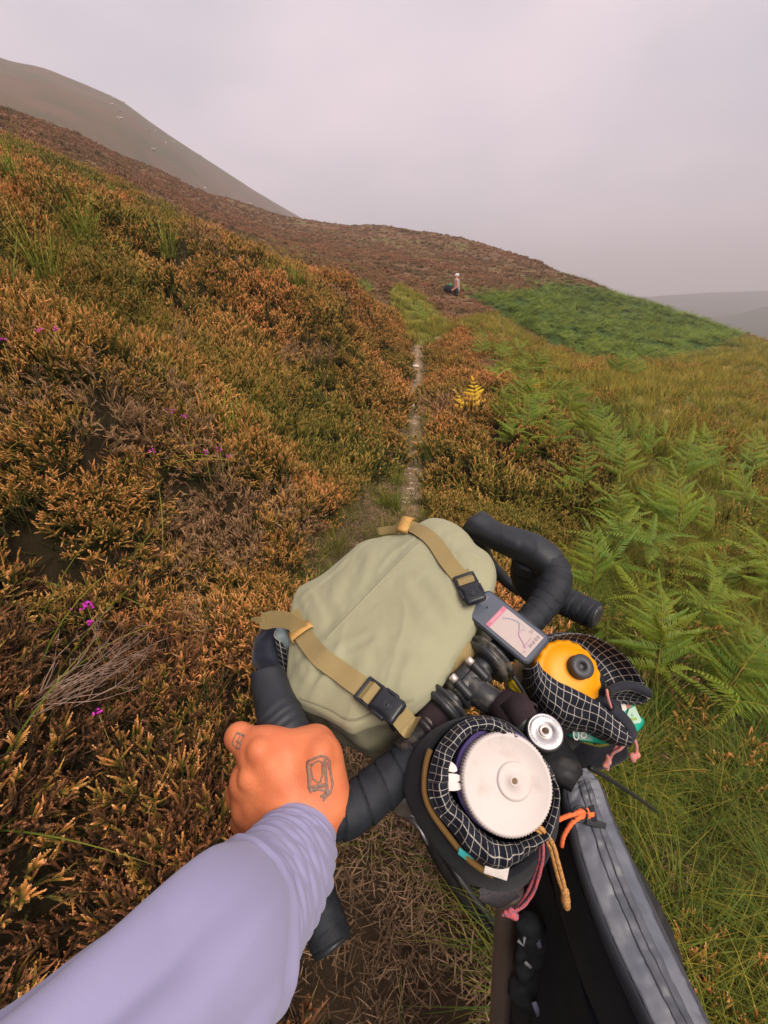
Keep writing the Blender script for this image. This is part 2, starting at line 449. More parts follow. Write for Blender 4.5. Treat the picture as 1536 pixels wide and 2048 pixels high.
ca = ground.data.color_attributes.new('soil', 'FLOAT_COLOR', 'POINT')
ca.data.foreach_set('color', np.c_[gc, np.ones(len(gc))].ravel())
m_ground = mat('ground_soil', (.1, .07, .04), rough=.95, spec=.1)
N, L = nodes_of(m_ground); b = N['Principled BSDF']
at = N.new('ShaderNodeAttribute'); at.attribute_name = 'soil'
tc = N.new('ShaderNodeTexCoord')
n1 = N.new('ShaderNodeTexNoise'); n1.inputs['Scale'].default_value = 9; n1.inputs['Detail'].default_value = 9; n1.inputs['Roughness'].default_value = .7
n2 = N.new('ShaderNodeTexNoise'); n2.inputs['Scale'].default_value = .6; n2.inputs['Detail'].default_value = 9; n2.inputs['Roughness'].default_value = .75
rp = N.new('ShaderNodeValToRGB'); rp.color_ramp.elements[0].position = .3; rp.color_ramp.elements[0].color = (.45, .42, .4, 1); rp.color_ramp.elements[1].position = .7; rp.color_ramp.elements[1].color = (1.5, 1.5, 1.45, 1)
mx = N.new('ShaderNodeMix'); mx.data_type = 'RGBA'; mx.blend_type = 'MULTIPLY'; mx.inputs['Factor'].default_value = 1.0
ad = N.new('ShaderNodeMath'); ad.operation = 'ADD'; ml = N.new('ShaderNodeMath'); ml.operation = 'MULTIPLY'; ml.inputs[1].default_value = .5
for k in (n1, n2): L.new(tc.outputs['Object'], k.inputs['Vector'])
L.new(n1.outputs['Fac'], ad.inputs[0]); L.new(n2.outputs['Fac'], ad.inputs[1]); L.new(ad.outputs[0], ml.inputs[0]); L.new(ml.outputs[0], rp.inputs['Fac'])
L.new(at.outputs['Color'], mx.inputs['A']); L.new(rp.outputs['Color'], mx.inputs['B']); L.new(mx.outputs['Result'], b.inputs['Base Color'])
bp = N.new('ShaderNodeBump'); bp.inputs['Strength'].default_value = .8; bp.inputs['Distance'].default_value = .05
L.new(n1.outputs['Fac'], bp.inputs['Height']); L.new(bp.outputs['Normal'], b.inputs['Normal'])
ground.data.materials.append(m_ground)

# the valley floor far below, out to the horizon
vv, vf = [], []
R = [120, 260, 500, 900, 1600]
for r in R:
    for k in range(48):
        t = 2 * math.pi * k / 48
        vv.append((r * math.sin(t), r * math.cos(t), -30 - (0 if r > 200 else 4)))
for i in range(len(R) - 1):
    for k in range(48): vf.append((i * 48 + k, i * 48 + (k + 1) % 48, i * 48 + 48 + (k + 1) % 48, i * 48 + 48 + k))
vv.append((0, 0, -34)); vf += [(k, len(vv) - 1, (k + 1) % 48) for k in range(48)]
m_moor = mat('far_moor', (.13, .085, .055), rough=.95, spec=.05, col2=(.085, .075, .04), vscale=.05)
valley = tag(mk('valley_floor', vv, vf, m_moor), kind='structure')

def far_hill(name, top, Ynear, Yfar, drop, m, amp):
    """a far hill: crest given as (px, py, distance); its near flank runs down towards us, its back falls away"""
    crest = catmull([PY(a, b, c) for a, b, c in top], 220); rows = []
    for j in range(60):
        t = j / 59
        rows.append([])
        for i, c in enumerate(crest):
            d = np.array([c[0], c[1]]) / max(np.hypot(c[0], c[1]), 1)
            if t < .75:
                s = t / .75; y = 1 - s
                q = np.array([c[0], c[1]]) * (Ynear + (1 - Ynear) * s); z = c[2] - drop * (y ** 1.25)
            else:
                s = (t - .75) / .25; q = np.array([c[0], c[1]]) * (1 + Yfar * s); z = c[2] - drop * .9 * s ** 1.6
            rows[-1].append((q[0], q[1], z))
    A = np.array(rows); w = np.clip(1.3 * np.abs(np.linspace(0, 1, 60) - .75), .12, 1)[:, None]
    A[..., 2] += fbm(A[..., 0], A[..., 1], 45, 4) * amp * w
    V, Fc = loft([list(r) for r in A], closed=False)
    return tag(mk(name, V, Fc, m), kind='structure'), A
m_hill = mat('far_hill_heath', (.125, .074, .045), rough=.95, spec=.05, col2=(.075, .066, .030), vscale=.045, lo=.36, hi=.62)
hill_l, HA = far_hill('hill', [(-3600,620,240),(-2200,330,260),(-1200,80,280),(-600,30,290),(-260,60,300),(0,134,300),(100,157,305),(229,206,314),(300,250,325),(365,292,338),(469,357,362),(535,397,385),(600,434,405),(680,478,430),(760,520,460),(900,580,500),(1100,680,540)], .42, .6, 75, m_hill, 5)
m_hill_r = mat('far_hill_grass', (.085, .095, .058), rough=.95, spec=.05, col2=(.055, .060, .040), vscale=.02, lo=.36, hi=.62)
hill_r, _ = far_hill('hill', [(860,720,700),(1000,690,730),(1120,640,760),(1200,612,770),(1280,596,780),(1380,587,790),(1536,581,800),(1700,573,800),(1900,575,790),(2400,590,760),(3200,620,700),(4600,700,600)], .45, .6, 60, m_hill_r, 6)
hill_r2, _ = far_hill('hill', [(1200,700,400),(1300,672,410),(1400,640,420),(1470,628,430),(1536,612,440),(1640,590,450),(1800,580,450),(2300,590,430),(3200,640,400),(4600,730,360)], .5, .6, 40, m_hill_r, 4)

# the haze
haze_v, haze_f = box((0, 0, 48), (1750, 0, 0), (0, 1750, 0), (0, 0, 100))
haze = mk('haze', haze_v, haze_f, None, smooth=False)
tag(haze, kind='stuff')
m_haze = bpy.data.materials.new('haze_air'); m_haze.use_nodes = True; N, L = m_haze.node_tree.nodes, m_haze.node_tree.links
N.clear(); ho = N.new('ShaderNodeOutputMaterial'); hv = N.new('ShaderNodeVolumePrincipled')
hv.inputs['Color'].default_value = (.92, .86, .89, 1); hv.inputs['Density'].default_value = 0.0017; hv.inputs['Anisotropy'].default_value = 0.0
L.new(hv.outputs[0], ho.inputs['Volume']); haze.data.materials.append(m_haze)
# ------------------------------------------------------------------ vegetation kit
class Leafy:
    """collects faces with a colour attribute 'part' (R: 0 root .. 1 tip, G: random per sprig, B: spare)"""
    def __init__(s): s.V, s.F, s.C = [], [], []
    def add(s, v, f, c):
        b = len(s.V); s.V += v; s.F += [tuple(i + b for i in q) for q in f]; s.C += c
    def mesh(s, name, m):
        me = bpy.data.meshes.new(name); me.from_pydata([tuple(v) for v in s.V], [], s.F)
        ca = me.color_attributes.new('part', 'FLOAT_COLOR', 'POINT')
        ca.data.foreach_set('color', np.array([(*c, 1) for c in s.C], float).ravel())
        me.materials.append(m); me.update(); return me
    def ob(s, name, m): return bpy.data.objects.new(name, s.mesh(name, m))
def rdir(tilt, az): return np.array([math.sin(tilt) * math.cos(az), math.sin(tilt) * math.sin(az), math.cos(tilt)])
def perp(d):
    d = np.array(d); t = np.array([0, 0, 1.]) if abs(d[2]) < .9 else np.array([1., 0, 0]); a = np.cross(d, t); a /= np.linalg.norm(a); return a, np.cross(d, a)

def leaf_material(name, stops, tint_a, tint_b, rough=.75, transl=0.0, brown=None, spec=.2, noise_sc=1.3, namp=.5):
    """colour runs along each sprig (stops), shifted by the plant's own tint and by slow patches over the hillside"""
    m = bpy.data.materials.new(name); N, L = nodes_of(m); b = N['Principled BSDF']
    b.inputs['Roughness'].default_value = rough; b.inputs['Specular IOR Level'].default_value = spec
    at = N.new('ShaderNodeAttribute'); at.attribute_name = 'part'
    sp = N.new('ShaderNodeSeparateColor'); L.new(at.outputs['Color'], sp.inputs[0])
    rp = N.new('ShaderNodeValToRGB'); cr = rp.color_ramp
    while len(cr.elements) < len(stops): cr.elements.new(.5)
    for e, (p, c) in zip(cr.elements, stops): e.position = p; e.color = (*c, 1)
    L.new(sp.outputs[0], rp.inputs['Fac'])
    ti = N.new('ShaderNodeAttribute'); ti.attribute_type = 'INSTANCER'; ti.attribute_name = 'tint'
    geo = N.new('ShaderNodeNewGeometry'); nz = N.new('ShaderNodeTexNoise'); nz.inputs['Scale'].default_value = noise_sc; nz.inputs['Detail'].default_value = 3
    L.new(geo.outputs['Position'], nz.inputs['Vector'])
    oi = N.new('ShaderNodeObjectInfo')
    s1 = N.new('ShaderNodeMath'); s1.operation = 'MULTIPLY_ADD'; s1.inputs[1].default_value = namp; L.new(nz.outputs['Fac'], s1.inputs[0]); L.new(ti.outputs['Fac'], s1.inputs[2])
    s2 = N.new('ShaderNodeMath'); s2.operation = 'MULTIPLY_ADD'; s2.inputs[1].default_value = .5; L.new(sp.outputs[1], s2.inputs[0]); L.new(s1.outputs[0], s2.inputs[2])
    mr = N.new('ShaderNodeMapRange'); mr.inputs['From Min'].default_value = .25; mr.inputs['From Max'].default_value = 1.55; L.new(s2.outputs[0], mr.inputs['Value'])
    if name == 'bracken_green':
        s3 = N.new('ShaderNodeMath'); s3.operation = 'MULTIPLY_ADD'; s3.inputs[1].default_value = .75; L.new(oi.outputs['Random'], s3.inputs[0]); L.new(s2.outputs[0], s3.inputs[2]); L.new(s3.outputs[0], mr.inputs['Value'])
    tr = N.new('ShaderNodeMix'); tr.data_type = 'RGBA'; tr.inputs['A'].default_value = (*tint_a, 1); tr.inputs['B'].default_value = (*tint_b, 1); L.new(mr.outputs[0], tr.inputs['Factor'])
    mx = N.new('ShaderNodeMix'); mx.data_type = 'RGBA'; mx.blend_type = 'MULTIPLY'; mx.inputs['Factor'].default_value = 1
    L.new(rp.outputs['Color'], mx.inputs['A']); L.new(tr.outputs['Result'], mx.inputs['B']); L.new(mx.outputs['Result'], b.inputs['Base Color'])
    if transl:
        t = N.new('ShaderNodeBsdfTranslucent'); ms = N.new('ShaderNodeMixShader'); ms.inputs[0].default_value = transl
        L.new(mx.outputs['Result'], t.inputs['Color']); L.new(b.outputs[0], ms.inputs[1]); L.new(t.outputs[0], ms.inputs[2])
        L.new(ms.outputs[0], N['Material Output'].inputs['Surface'])
    return m
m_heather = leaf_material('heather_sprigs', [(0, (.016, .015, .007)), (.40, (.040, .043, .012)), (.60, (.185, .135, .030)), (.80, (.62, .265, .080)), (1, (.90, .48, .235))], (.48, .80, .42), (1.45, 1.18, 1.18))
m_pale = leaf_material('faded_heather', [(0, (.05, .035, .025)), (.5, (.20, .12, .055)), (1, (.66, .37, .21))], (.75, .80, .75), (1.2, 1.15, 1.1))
m_heather_shaded = leaf_material('heather_shaded', [(0, (.014, .012, .008)), (.45, (.040, .026, .014)), (.72, (.150, .075, .032)), (1, (.42, .185, .080))], (.55, .60, .55), (1.35, 1.15, 1.1))  # same heather, darkened: lower-left shadow put into the sprig colour
m_hfar = leaf_material('heather_far', [(0, (.085, .055, .026)), (.5, (.185, .105, .055)), (1, (.33, .185, .105))], (.62, .80, .6), (1.25, 1.0, .95), noise_sc=.12, namp=.9)
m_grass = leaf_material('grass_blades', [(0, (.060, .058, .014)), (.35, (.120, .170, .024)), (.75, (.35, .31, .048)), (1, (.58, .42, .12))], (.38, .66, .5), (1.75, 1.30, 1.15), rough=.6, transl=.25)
m_straw = leaf_material('dead_grass', [(0, (.15, .090, .045)), (1, (.42, .28, .17))], (.25, .23, .20), (1.45, 1.4, 1.35), rough=.8)
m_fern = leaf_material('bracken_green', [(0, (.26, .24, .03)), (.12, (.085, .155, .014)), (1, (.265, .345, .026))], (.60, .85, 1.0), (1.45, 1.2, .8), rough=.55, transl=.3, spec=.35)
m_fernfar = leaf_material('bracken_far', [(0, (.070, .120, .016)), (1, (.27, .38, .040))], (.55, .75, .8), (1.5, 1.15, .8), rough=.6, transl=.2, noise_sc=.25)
m_fernyel = mat('bracken_yellow', (.90, .54, .02), rough=.6, col2=(.72, .42, .02), vscale=30)
m_fernstem = mat('bracken_stem', (.28, .23, .04), rough=.6, var=.25, vscale=20)
m_twig = mat('dead_twig', (.30, .20, .15), rough=.85, var=.4, vscale=60)
m_bell = mat('bell_heather_flower', (.62, .035, .48), rough=.6, var=.2, vscale=300)

def sprig(g, p0, d, L_, r, R0, R1, rnd, rs, flakes=7):
    a, b_ = perp(d); v, f, c = [], [], []
    bend = rs.normal(0, .12, 3); p1 = p0 + d * L_ * .55; p2 = p0 + (d + bend) * L_
    for q, rr, t in ((p0, r * .6, R0), (p1, r, R0 + (R1 - R0) * .55)):
        for k in range(3):
            an = 2.094 * k; v.append(q + (a * math.cos(an) + b_ * math.sin(an)) * rr); c.append((t, rnd, 0))
    v.append(p2); c.append((R1, rnd, 0))
    for k in range(3): k2 = (k + 1) % 3; f += [(k, k2, 3 + k2, 3 + k), (3 + k, 3 + k2, 6)]
    g.add(v, f, c)
    for i in range(flakes):
        t = (i + .6) / (flakes + .2); q = p0 + d * L_ * t + bend * L_ * max(0, t - .4) * .8; an = i * 2.4 + rnd * 6 + t * 9
        o = a * math.cos(an) + b_ * math.sin(an); s = r * (1.75 - .6 * t); w = np.cross(o, d) * s * .62
        R = R0 + (R1 - R0) * t
        g.add([q - w, q + w, q + o * s * 1.1 + d * s * .9], [(0, 1, 2)], [(R, rnd, 0)] * 2 + [(min(1, R + .12), rnd, 0)])
def heather_clump(name, m, seed, stems, per, rad, hgt, r, flakes, rr=(.10, .19), skirt=0):
    rs = np.random.default_rng(seed); g = Leafy()
    for i in range(stems):
        q = math.sqrt(rs.random()) * rad; az = rs.random() * 6.283; tilt = abs(rs.normal(0, .16)) + .75 * q / rad * rs.uniform(.4, 1.1)
        base = np.array([q * .55 * math.cos(az), q * .55 * math.sin(az), -.05]); d = rdir(tilt, az + rs.normal(0, .3))
        H = hgt * rs.uniform(.72, 1.08) * (1 - .28 * (q / rad) ** 2); rnd = rs.random()
        sprig(g, base, d, H, r * .55, .05, .55, rnd, rs, 0)
        for k in range(per):
            t = rs.uniform(.42, .98); p = base + d * H * t; dd = d + rs.normal(0, .42, 3) + np.array([0, 0, .35]); dd /= np.linalg.norm(dd)
            sprig(g, p, dd, hgt * rs.uniform(*rr) * 2.0, r * rs.uniform(.8, 1.2), .12 + .36 * t, min(1, .52 + .46 * t + rs.normal(0, .13)), (rnd + rs.normal(0, .15)) % 1, rs, flakes)
    for i in range(skirt):
        az = rs.random() * 6.283; q = rad * rs.uniform(.2, 1.25); sprig(g, np.array([q * math.cos(az), q * math.sin(az), -.03]), rdir(abs(rs.normal(.35, .3)), rs.random() * 6.283), hgt * rs.uniform(.25, .6), r, .12, rs.uniform(.35, .62), rs.random(), rs, max(0, flakes - 2))
    return g.ob(name, m)
def blade(g, p0, az, L_, w, tilt0, droop, rnd, R0=0., R1=1., n=4, twist=0.):
    v, f, c = [], [], []; p = np.array(p0, float); side = np.array([-math.sin(az + twist), math.cos(az + twist), 0])
    for i in range(n + 1):
        t = i / n; ww = w * (1 - t ** 1.6) + w * .04; v += [p - side * ww, p + side * ww]; c += [(R0 + (R1 - R0) * t, rnd, 0)] * 2
        p = p + rdir(tilt0 + droop * t, az) * L_ / n
        if i: f.append((2 * i - 2, 2 * i - 1, 2 * i + 1, 2 * i))
    g.add(v, f, c)
def grass_tuft(name, m, seed, n, rad, L0, L1, w, t0, t1, d0, d1, seg=4):
    rs = np.random.default_rng(seed); g = Leafy()
    for i in range(n):
        az = rs.random() * 6.283; q = rad * math.sqrt(rs.random()); L_ = rs.uniform(L0, L1)
        blade(g, (q * math.cos(az + rs.normal(0, 1)), q * math.sin(az + rs.normal(0, 1)), -.02), az, L_, w * rs.uniform(.6, 1.2), rs.uniform(t0, t1), rs.uniform(d0, d1), rs.random(), R1=rs.uniform(.55, 1), n=seg)
    return g.ob(name, m)
def litter(name, m, seed, n, rad, L0, L1, w):
    rs = np.random.default_rng(seed); g = Leafy()
    for i in range(n):
        az = rs.random() * 6.283; q = rad * math.sqrt(rs.random()); a2 = rs.random() * 6.283
        blade(g, (q * math.cos(a2), q * math.sin(a2), rs.uniform(0, .03)), az, rs.uniform(L0, L1), w * rs.uniform(.5, 1.6), rs.uniform(1.15, 1.75), rs.normal(0, 1.1), rs.random(), R0=rs.random() * .5, n=3, twist=rs.normal(0, .6))
    return g.ob(name, m)
def pinna(seed, npair, w, seg, droop=.25):
    """one bracken pinna along +X, unit length: a midrib with paired narrow leaflets"""
    rs = np.random.default_rng(seed); g = Leafy()
    cv, dr_ = rs.normal(0, .10), droop * rs.uniform(.5, 1.5)
    def mid(t): return np.array([t, cv * t * t + .02 * math.sin(5 * t), -dr_ * t * t])
    v, f, c = [], [], []
    for i in range(7):
        t = i / 6; q = mid(t); ww = .008 * (1 - t) + .002
        v += [q + np.array([0, -ww, .004]), q + np.array([0, ww, .004])]; c += [(0.02, .5, 0)] * 2
        if i: f.append((2 * i - 2, 2 * i - 1, 2 * i + 1, 2 * i))
    g.add(v, f, c)
    for i in range(npair):
        t = .06 + .92 * (i / npair) ** .95; ln = w * (1 - t) ** .75 * (.72 + .28 * min(1, t * 6)) * rs.uniform(.92, 1.08) + .012
        for s in (-1, 1):
            an = s * (1.22 - .22 * t) + rs.normal(0, .07); d = np.array([math.cos(an), math.sin(an), -.18 + rs.normal(0, .10)]); e = np.array([-math.sin(an), math.cos(an), 0.0])
            q = mid(t); wd = .30 / npair * rs.uniform(.85, 1.1); rnd = rs.random(); v, c = [], []
            for k in range(seg + 1):
                u = k / seg; ww = wd * (1.0 - u ** 2.2) + .001; sag = np.array([.25 * u * u * ln, 0, -.35 * u * u * ln])
                if seg > 3: ww *= 1.12 if k % 2 else .84
                v += [q + d * ln * u + sag - e * ww, q + d * ln * u + sag + e * ww]; c += [(.25 + .75 * u * (.5 + .5 * t), rnd, 0)] * 2
            g.add(v, [(2 * k, 2 * k + 1, 2 * k + 3, 2 * k + 2) for k in range(seg)], c)
    return g

def scatter(name, protos, pts, rot, scl, idx, tint, label, cat):
    """ground cover nobody could count: ONE object; each point carries its own turn, size, variant and tint"""
    me = bpy.data.meshes.new(name); me.from_pydata(np.asarray(pts).tolist(), [], [])
    n = len(pts)
    for nm, ty, arr, key in (('turn', 'FLOAT_VECTOR', np.asarray(rot, float), 'vector'), ('size', 'FLOAT_VECTOR', np.asarray(scl, float), 'vector'), ('variant', 'INT', np.asarray(idx, np.int32), 'value'), ('tint', 'FLOAT', np.asarray(tint, float), 'value')):
        me.attributes.new(nm, ty, 'POINT').data.foreach_set(key, arr.ravel())
    o = bpy.data.objects.new(name, me); COL.objects.link(o); tag(o, label, cat, kind='stuff')
    c = bpy.data.collections.new(name + '_sources')
    for i, p in enumerate(protos): p.name = f'{chr(97 + i)}_{name}_source'; c.objects.link(p)
    g = bpy.data.node_groups.new(name + '_scatter', 'GeometryNodeTree')
    g.interface.new_socket('Geometry', in_out='INPUT', socket_type='NodeSocketGeometry'); g.interface.new_socket('Geometry', in_out='OUTPUT', socket_type='NodeSocketGeometry')
    N, L = g.nodes, g.links
    gi, go = N.new('NodeGroupInput'), N.new('NodeGroupOutput'); ip = N.new('GeometryNodeInstanceOnPoints'); ci = N.new('GeometryNodeCollectionInfo')
    ci.inputs['Collection'].default_value = c; ci.inputs['Separate Children'].default_value = True; ci.inputs['Reset Children'].default_value = True
    def na(nm, ty):
        a = N.new('GeometryNodeInputNamedAttribute'); a.data_type = ty; a.inputs['Name'].default_value = nm; return a.outputs['Attribute']
    er = N.new('FunctionNodeEulerToRotation'); L.new(na('turn', 'FLOAT_VECTOR'), er.inputs[0])
    L.new(gi.outputs[0], ip.inputs['Points']); L.new(ci.outputs[0], ip.inputs['Instance']); ip.inputs['Pick Instance'].default_value = True
    L.new(na('variant', 'INT'), ip.inputs['Instance Index']); L.new(er.outputs[0], ip.inputs['Rotation']); L.new(na('size', 'FLOAT_VECTOR'), ip.inputs['Scale'])
    L.new(ip.outputs[0], go.inputs[0])
    md = o.modifiers.new('scatter', 'NODES'); md.node_group = g
    return o

def candidates(n, y0, y1, th0=-1.30, th1=1.30, seed=1, cap=None):
    """random ground points, denser near the viewer the way the eye resolves them"""
    rs = np.random.default_rng(seed); r = rs.uniform(math.log(y0 + 4), math.log(y1 + 4), n); y = np.exp(r) - 4; t = rs.uniform(th0, th1, n); x = t * (y + 4); e_ = .12
    area = np.sqrt(1 + ((ground_z(x + e_, y) - ground_z(x - e_, y)) / (2 * e_)) ** 2 + ((ground_z(x, y + e_) - ground_z(x, y - e_)) / (2 * e_)) ** 2)
    if cap:
        dens = n / ((math.log(y1 + 4) - math.log(y0 + 4)) * (th1 - th0) * (y + 4) ** 2); k = rs.random(n) < np.minimum(1, cap * area / dens); x, y = x[k], y[k]
    z = ground_z(x, y); return np.stack([x, y, z], -1)
def seen(p, m=560):
    a, b_, f = pix(p); fr = (p[:, 1] * CP - (p[:, 2] - CAMZ) * SP)
    return ((fr > .08) & (a > -m * 1.5) & (a < 1536 + m * 1.5) & (b_ > -200) & (b_ < 2048 + 500)), a, b_, f
def slope_turn(p, rs, lean=.6, jit=.15):
    """euler turns that lean a plant a little towards the slope's normal"""
    e = .15; gx = (ground_z(p[:, 0] + e, p[:, 1]) - ground_z(p[:, 0] - e, p[:, 1])) / (2 * e); gy = (ground_z(p[:, 0], p[:, 1] + e) - ground_z(p[:, 0], p[:, 1] - e)) / (2 * e)
    n = len(p); rx = np.arctan(gy) * lean + rs.normal(0, jit, n); ry = -np.arctan(gx) * lean + rs.normal(0, jit, n)
    return np.stack([rx, ry, np.zeros(n)], -1)
def spin(rot, rs): rot = rot.copy(); rot[:, 2] = rs.random(len(rot)) * 6.283; return rot

import os
VEG = True
rs = np.random.default_rng(11)
# -- heather
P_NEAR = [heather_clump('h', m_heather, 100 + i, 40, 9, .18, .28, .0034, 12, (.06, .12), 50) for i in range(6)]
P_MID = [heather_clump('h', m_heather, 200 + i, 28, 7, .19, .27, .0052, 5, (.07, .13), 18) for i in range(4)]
P_FAR = [heather_clump('h', m_hfar, 300 + i, 26, 4, .40, .17, .022, 1, (.14, .24)) for i in range(4)]
def zones(a, b_, f):
    br = in_poly(a, b_, BRACKEN_PX) & (f > 8); gr = in_poly(a, b_, GRASS_PX) & ~br; gpz = in_poly(a, b_, GREENPATH_PX)
    return in_poly(a, b_, PATH_PX), in_poly(a, b_, LITTER_PX) & (f < 3.2), br, gr, gpz
if VEG:
    def heather_set(name, protos, n, y0, y1, seed, cap, s0, s1, label, keep=None, sink=.03, lean=.6, pale=None, shaded=None):
        rs = np.random.default_rng(seed); p = candidates(n, y0, y1, seed=seed, cap=cap); ok, a, b_, f = seen(p); p, a, b_, f = p[ok], a[ok], b_[ok], f[ok]
        pa, li, br, gr, gz = zones(a, b_, f); nz = fbm(p[:, 0], p[:, 1], .55, 2, seed * .37)
        k = ~(pa | li | br | gz | in_poly(a, b_, CLEAR_PX)) & (~gr | (rs.random(len(p)) < .05)) & (nz > -.80)
        if keep is not None: k &= keep(p, a, b_, f, rs)
        p, a, b_, f, nz = p[k], a[k], b_[k], f[k], nz[k]
        big = fbm(p[:, 0], p[:, 1], 1.6, 2, 3.3)
        s = rs.uniform(s0, s1, len(p)) * (1 + .35 * nz) * (1 + .25 * big); p[:, 2] -= sink
        tint = np.clip(.30 + .75 * fbm(p[:, 0], p[:, 1], 1.0, 2, 7.7) + .45 * fbm(p[:, 0], p[:, 1], 3.5, 2, 1.7) + rs.normal(0, .13, len(p)), -.5, 1.05)
        sz = np.stack([s, s, s * rs.uniform(.8, 1.15, len(p))], -1)
        npr = len(protos); idx = rs.integers(0, npr, len(p)); bloom = in_poly(a, b_, [(-300,690),(0,690),(250,720),(430,850),(420,960),(200,905),(-300,860)]) & (rs.random(len(p)) < .5)
        if pale: fade = fbm(p[:, 0], p[:, 1], 1.3, 3, 15.0) + rs.normal(0, .10, len(p)) > .50; fade = fade | bloom; protos = protos + pale; idx = np.where(fade, npr + rs.integers(0, len(pale), len(p)), idx)
        if shaded: dk = (f < 2.1) & (b_ > 1130) & (a < 640) & (rs.random(len(p)) < np.clip((b_ - 1140) / 270, 0, .82)); n0 = len(protos); protos = protos + shaded; idx = np.where(dk, n0 + rs.integers(0, len(shaded), len(p)), idx)  # shadow-coloured clumps, more of them towards the lower left foreground
        return scatter(name, protos, p, spin(slope_turn(p, rs, lean), rs), sz, idx, tint, label, 'heather')
    near_keep = lambda p, a, b_, f, rs: f < 4.2
    mid_keep = lambda p, a, b_, f, rs: (f >= 4.2) & (f < 17)
    heather_set('heather', P_NEAR, 30000, -1.0, 6, 21, 80, .62, 1.12, 'rusty brown and green heather carpeting the near bank', near_keep, pale=[heather_clump('h', m_pale, 150 + i, 34, 7, .17, .26, .0033, 9, (.07, .13)) for i in range(2)], shaded=[heather_clump('h', m_heather_shaded, 170 + i, 30, 7, .18, .27, .0032, 10, (.06, .13), 30) for i in range(3)])
    heather_set('heather', P_MID, 34000, 2.5, 17, 22, 32, .70, 1.4, 'brown heather over the bank beyond the near clumps', mid_keep, pale=[heather_clump('h', m_pale, 250 + i, 24, 5, .19, .24, .0055, 3, (.08, .16)) for i in range(2)])
    heather_set('heather', P_FAR, 90000, 12, 115, 23, 8, .7, 1.35, 'low brown heather over the distant open hillside', lambda p, a, b_, f, rs: (f >= 15), sink=.08, lean=.9)

    # -- grass
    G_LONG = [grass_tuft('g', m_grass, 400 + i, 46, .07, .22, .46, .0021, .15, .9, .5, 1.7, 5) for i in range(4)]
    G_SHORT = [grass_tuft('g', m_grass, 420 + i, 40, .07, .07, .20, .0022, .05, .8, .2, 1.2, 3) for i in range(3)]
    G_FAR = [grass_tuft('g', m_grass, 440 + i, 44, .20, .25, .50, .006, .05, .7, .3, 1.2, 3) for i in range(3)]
    def grass_set(name, protos, n, y0, y1, seed, cap, s0, s1, label, keep, tb=.45):
        rs = np.random.default_rng(seed); p = candidates(n, y0, y1, seed=seed, cap=cap); ok, a, b_, f = seen(p); p, a, b_, f = p[ok], a[ok], b_[ok], f[ok]
        k = keep(p, a, b_, f, rs); p, f, a, b_ = p[k], f[k], a[k], b_[k]; s = rs.uniform(s0, s1, len(p))
        tint = np.clip(tb + .55 * fbm(p[:, 0], p[:, 1], .9, 3, 2.1) + rs.normal(0, .2, len(p)), -.2, 1.1)
        rot = slope_turn(p, rs, .4, .2); rot[:, 2] = rs.random(len(p)) * 6.283
        return scatter(name, protos, p, rot, np.stack([s] * 3, -1), rs.integers(0, len(protos), len(p)), tint, label, 'grass')
    def k_gn(p, a, b_, f, rs):
        pa, li, br, gr, gz = zones(a, b_, f); return (f < 5) & gr & ~li & (fbm(p[:, 0], p[:, 1], .5, 2, 4.) > -.5)
    grass_set('grass', G_LONG, 14000, -1.0, 6.5, 31, 85, .55, 1.1, 'long tangled yellow green grass on the slope below the path', k_gn, .26)
    def k_gs(p, a, b_, f, rs):
        pa, li, br, gr, gz = zones(a, b_, f); r = rs.random(len(p)); nearpath = in_poly(a, b_, CLEAR_PX)
        return (f < 8) & ((li & (r < .14)) | (gr & (f < 5) & (r < .5)) | (nearpath & (r < .50) & ~pa) | (pa & (r < .22)) | (~(li | gr | pa | br) & (r < .012)))
    grass_set('grass', G_SHORT, 22000, -1.0, 9, 32, 120, .6, 1.2, 'short green grass blades growing along the path', k_gs, .3)
    def k_gf(p, a, b_, f, rs):
        pa, li, br, gr, gz = zones(a, b_, f); r = rs.random(len(p)); return (f >= 4.5) & (f < 40) & ~pa & ((gr & ~br) | gz | (~br & (f < 14) & (r < .008)) | (~br & ~gr & (f >= 14) & (fbm(p[:, 0], p[:, 1], 7, 4, 2.) > .25) & (r < .10)))
    grass_set('grass', G_FAR, 26000, 3.5, 40, 33, 16, .45, .95, 'straw and olive grass on the open meadow slope', k_gf, 1.0)
    # odd long blades arching out of the heather
    G_ARCH = [grass_tuft('g', m_grass, 460 + i, 5, .03, .30, .62, .0030, .25, .9, .7, 1.6, 8) for i in range(4)]
    def k_ga(p, a, b_, f, rs):
        pa, li, br, gr, gz = zones(a, b_, f); return (f < 8) & ~(pa | li | br | gr) & (fbm(p[:, 0], p[:, 1], 1.2, 2, 9.9) + rs.normal(0, .25, len(p)) > .12)
    grass_set('grass', G_ARCH, 5200, -.8, 9, 34, 22, .8, 1.3, 'single long green blades arching out of the heather', k_ga, .62)
    # -- dead litter under the wheels and down the path
    LIT = [litter('l', m_straw, 500 + i, 60, .11, .014, .075, .0015) for i in range(4)]
    def k_li(p, a, b_, f, rs):
        pa, li, br, gr, gz = zones(a, b_, f); r = rs.random(len(p)); side = in_poly(a, b_, CLEAR_PX)
        return (f < 7) & (li | (side & (r < .6)) | (pa & (r < .5)) | (gr & (f < 3) & (r < .3)))
    rs = np.random.default_rng(35); p = candidates(16000, -1.2, 7, seed=35, cap=170); ok, a, b_, f = seen(p); p, a, b_, f = p[ok], a[ok], b_[ok], f[ok]; k = k_li(p, a, b_, f, rs); p = p[k]; p[:, 2] += .004
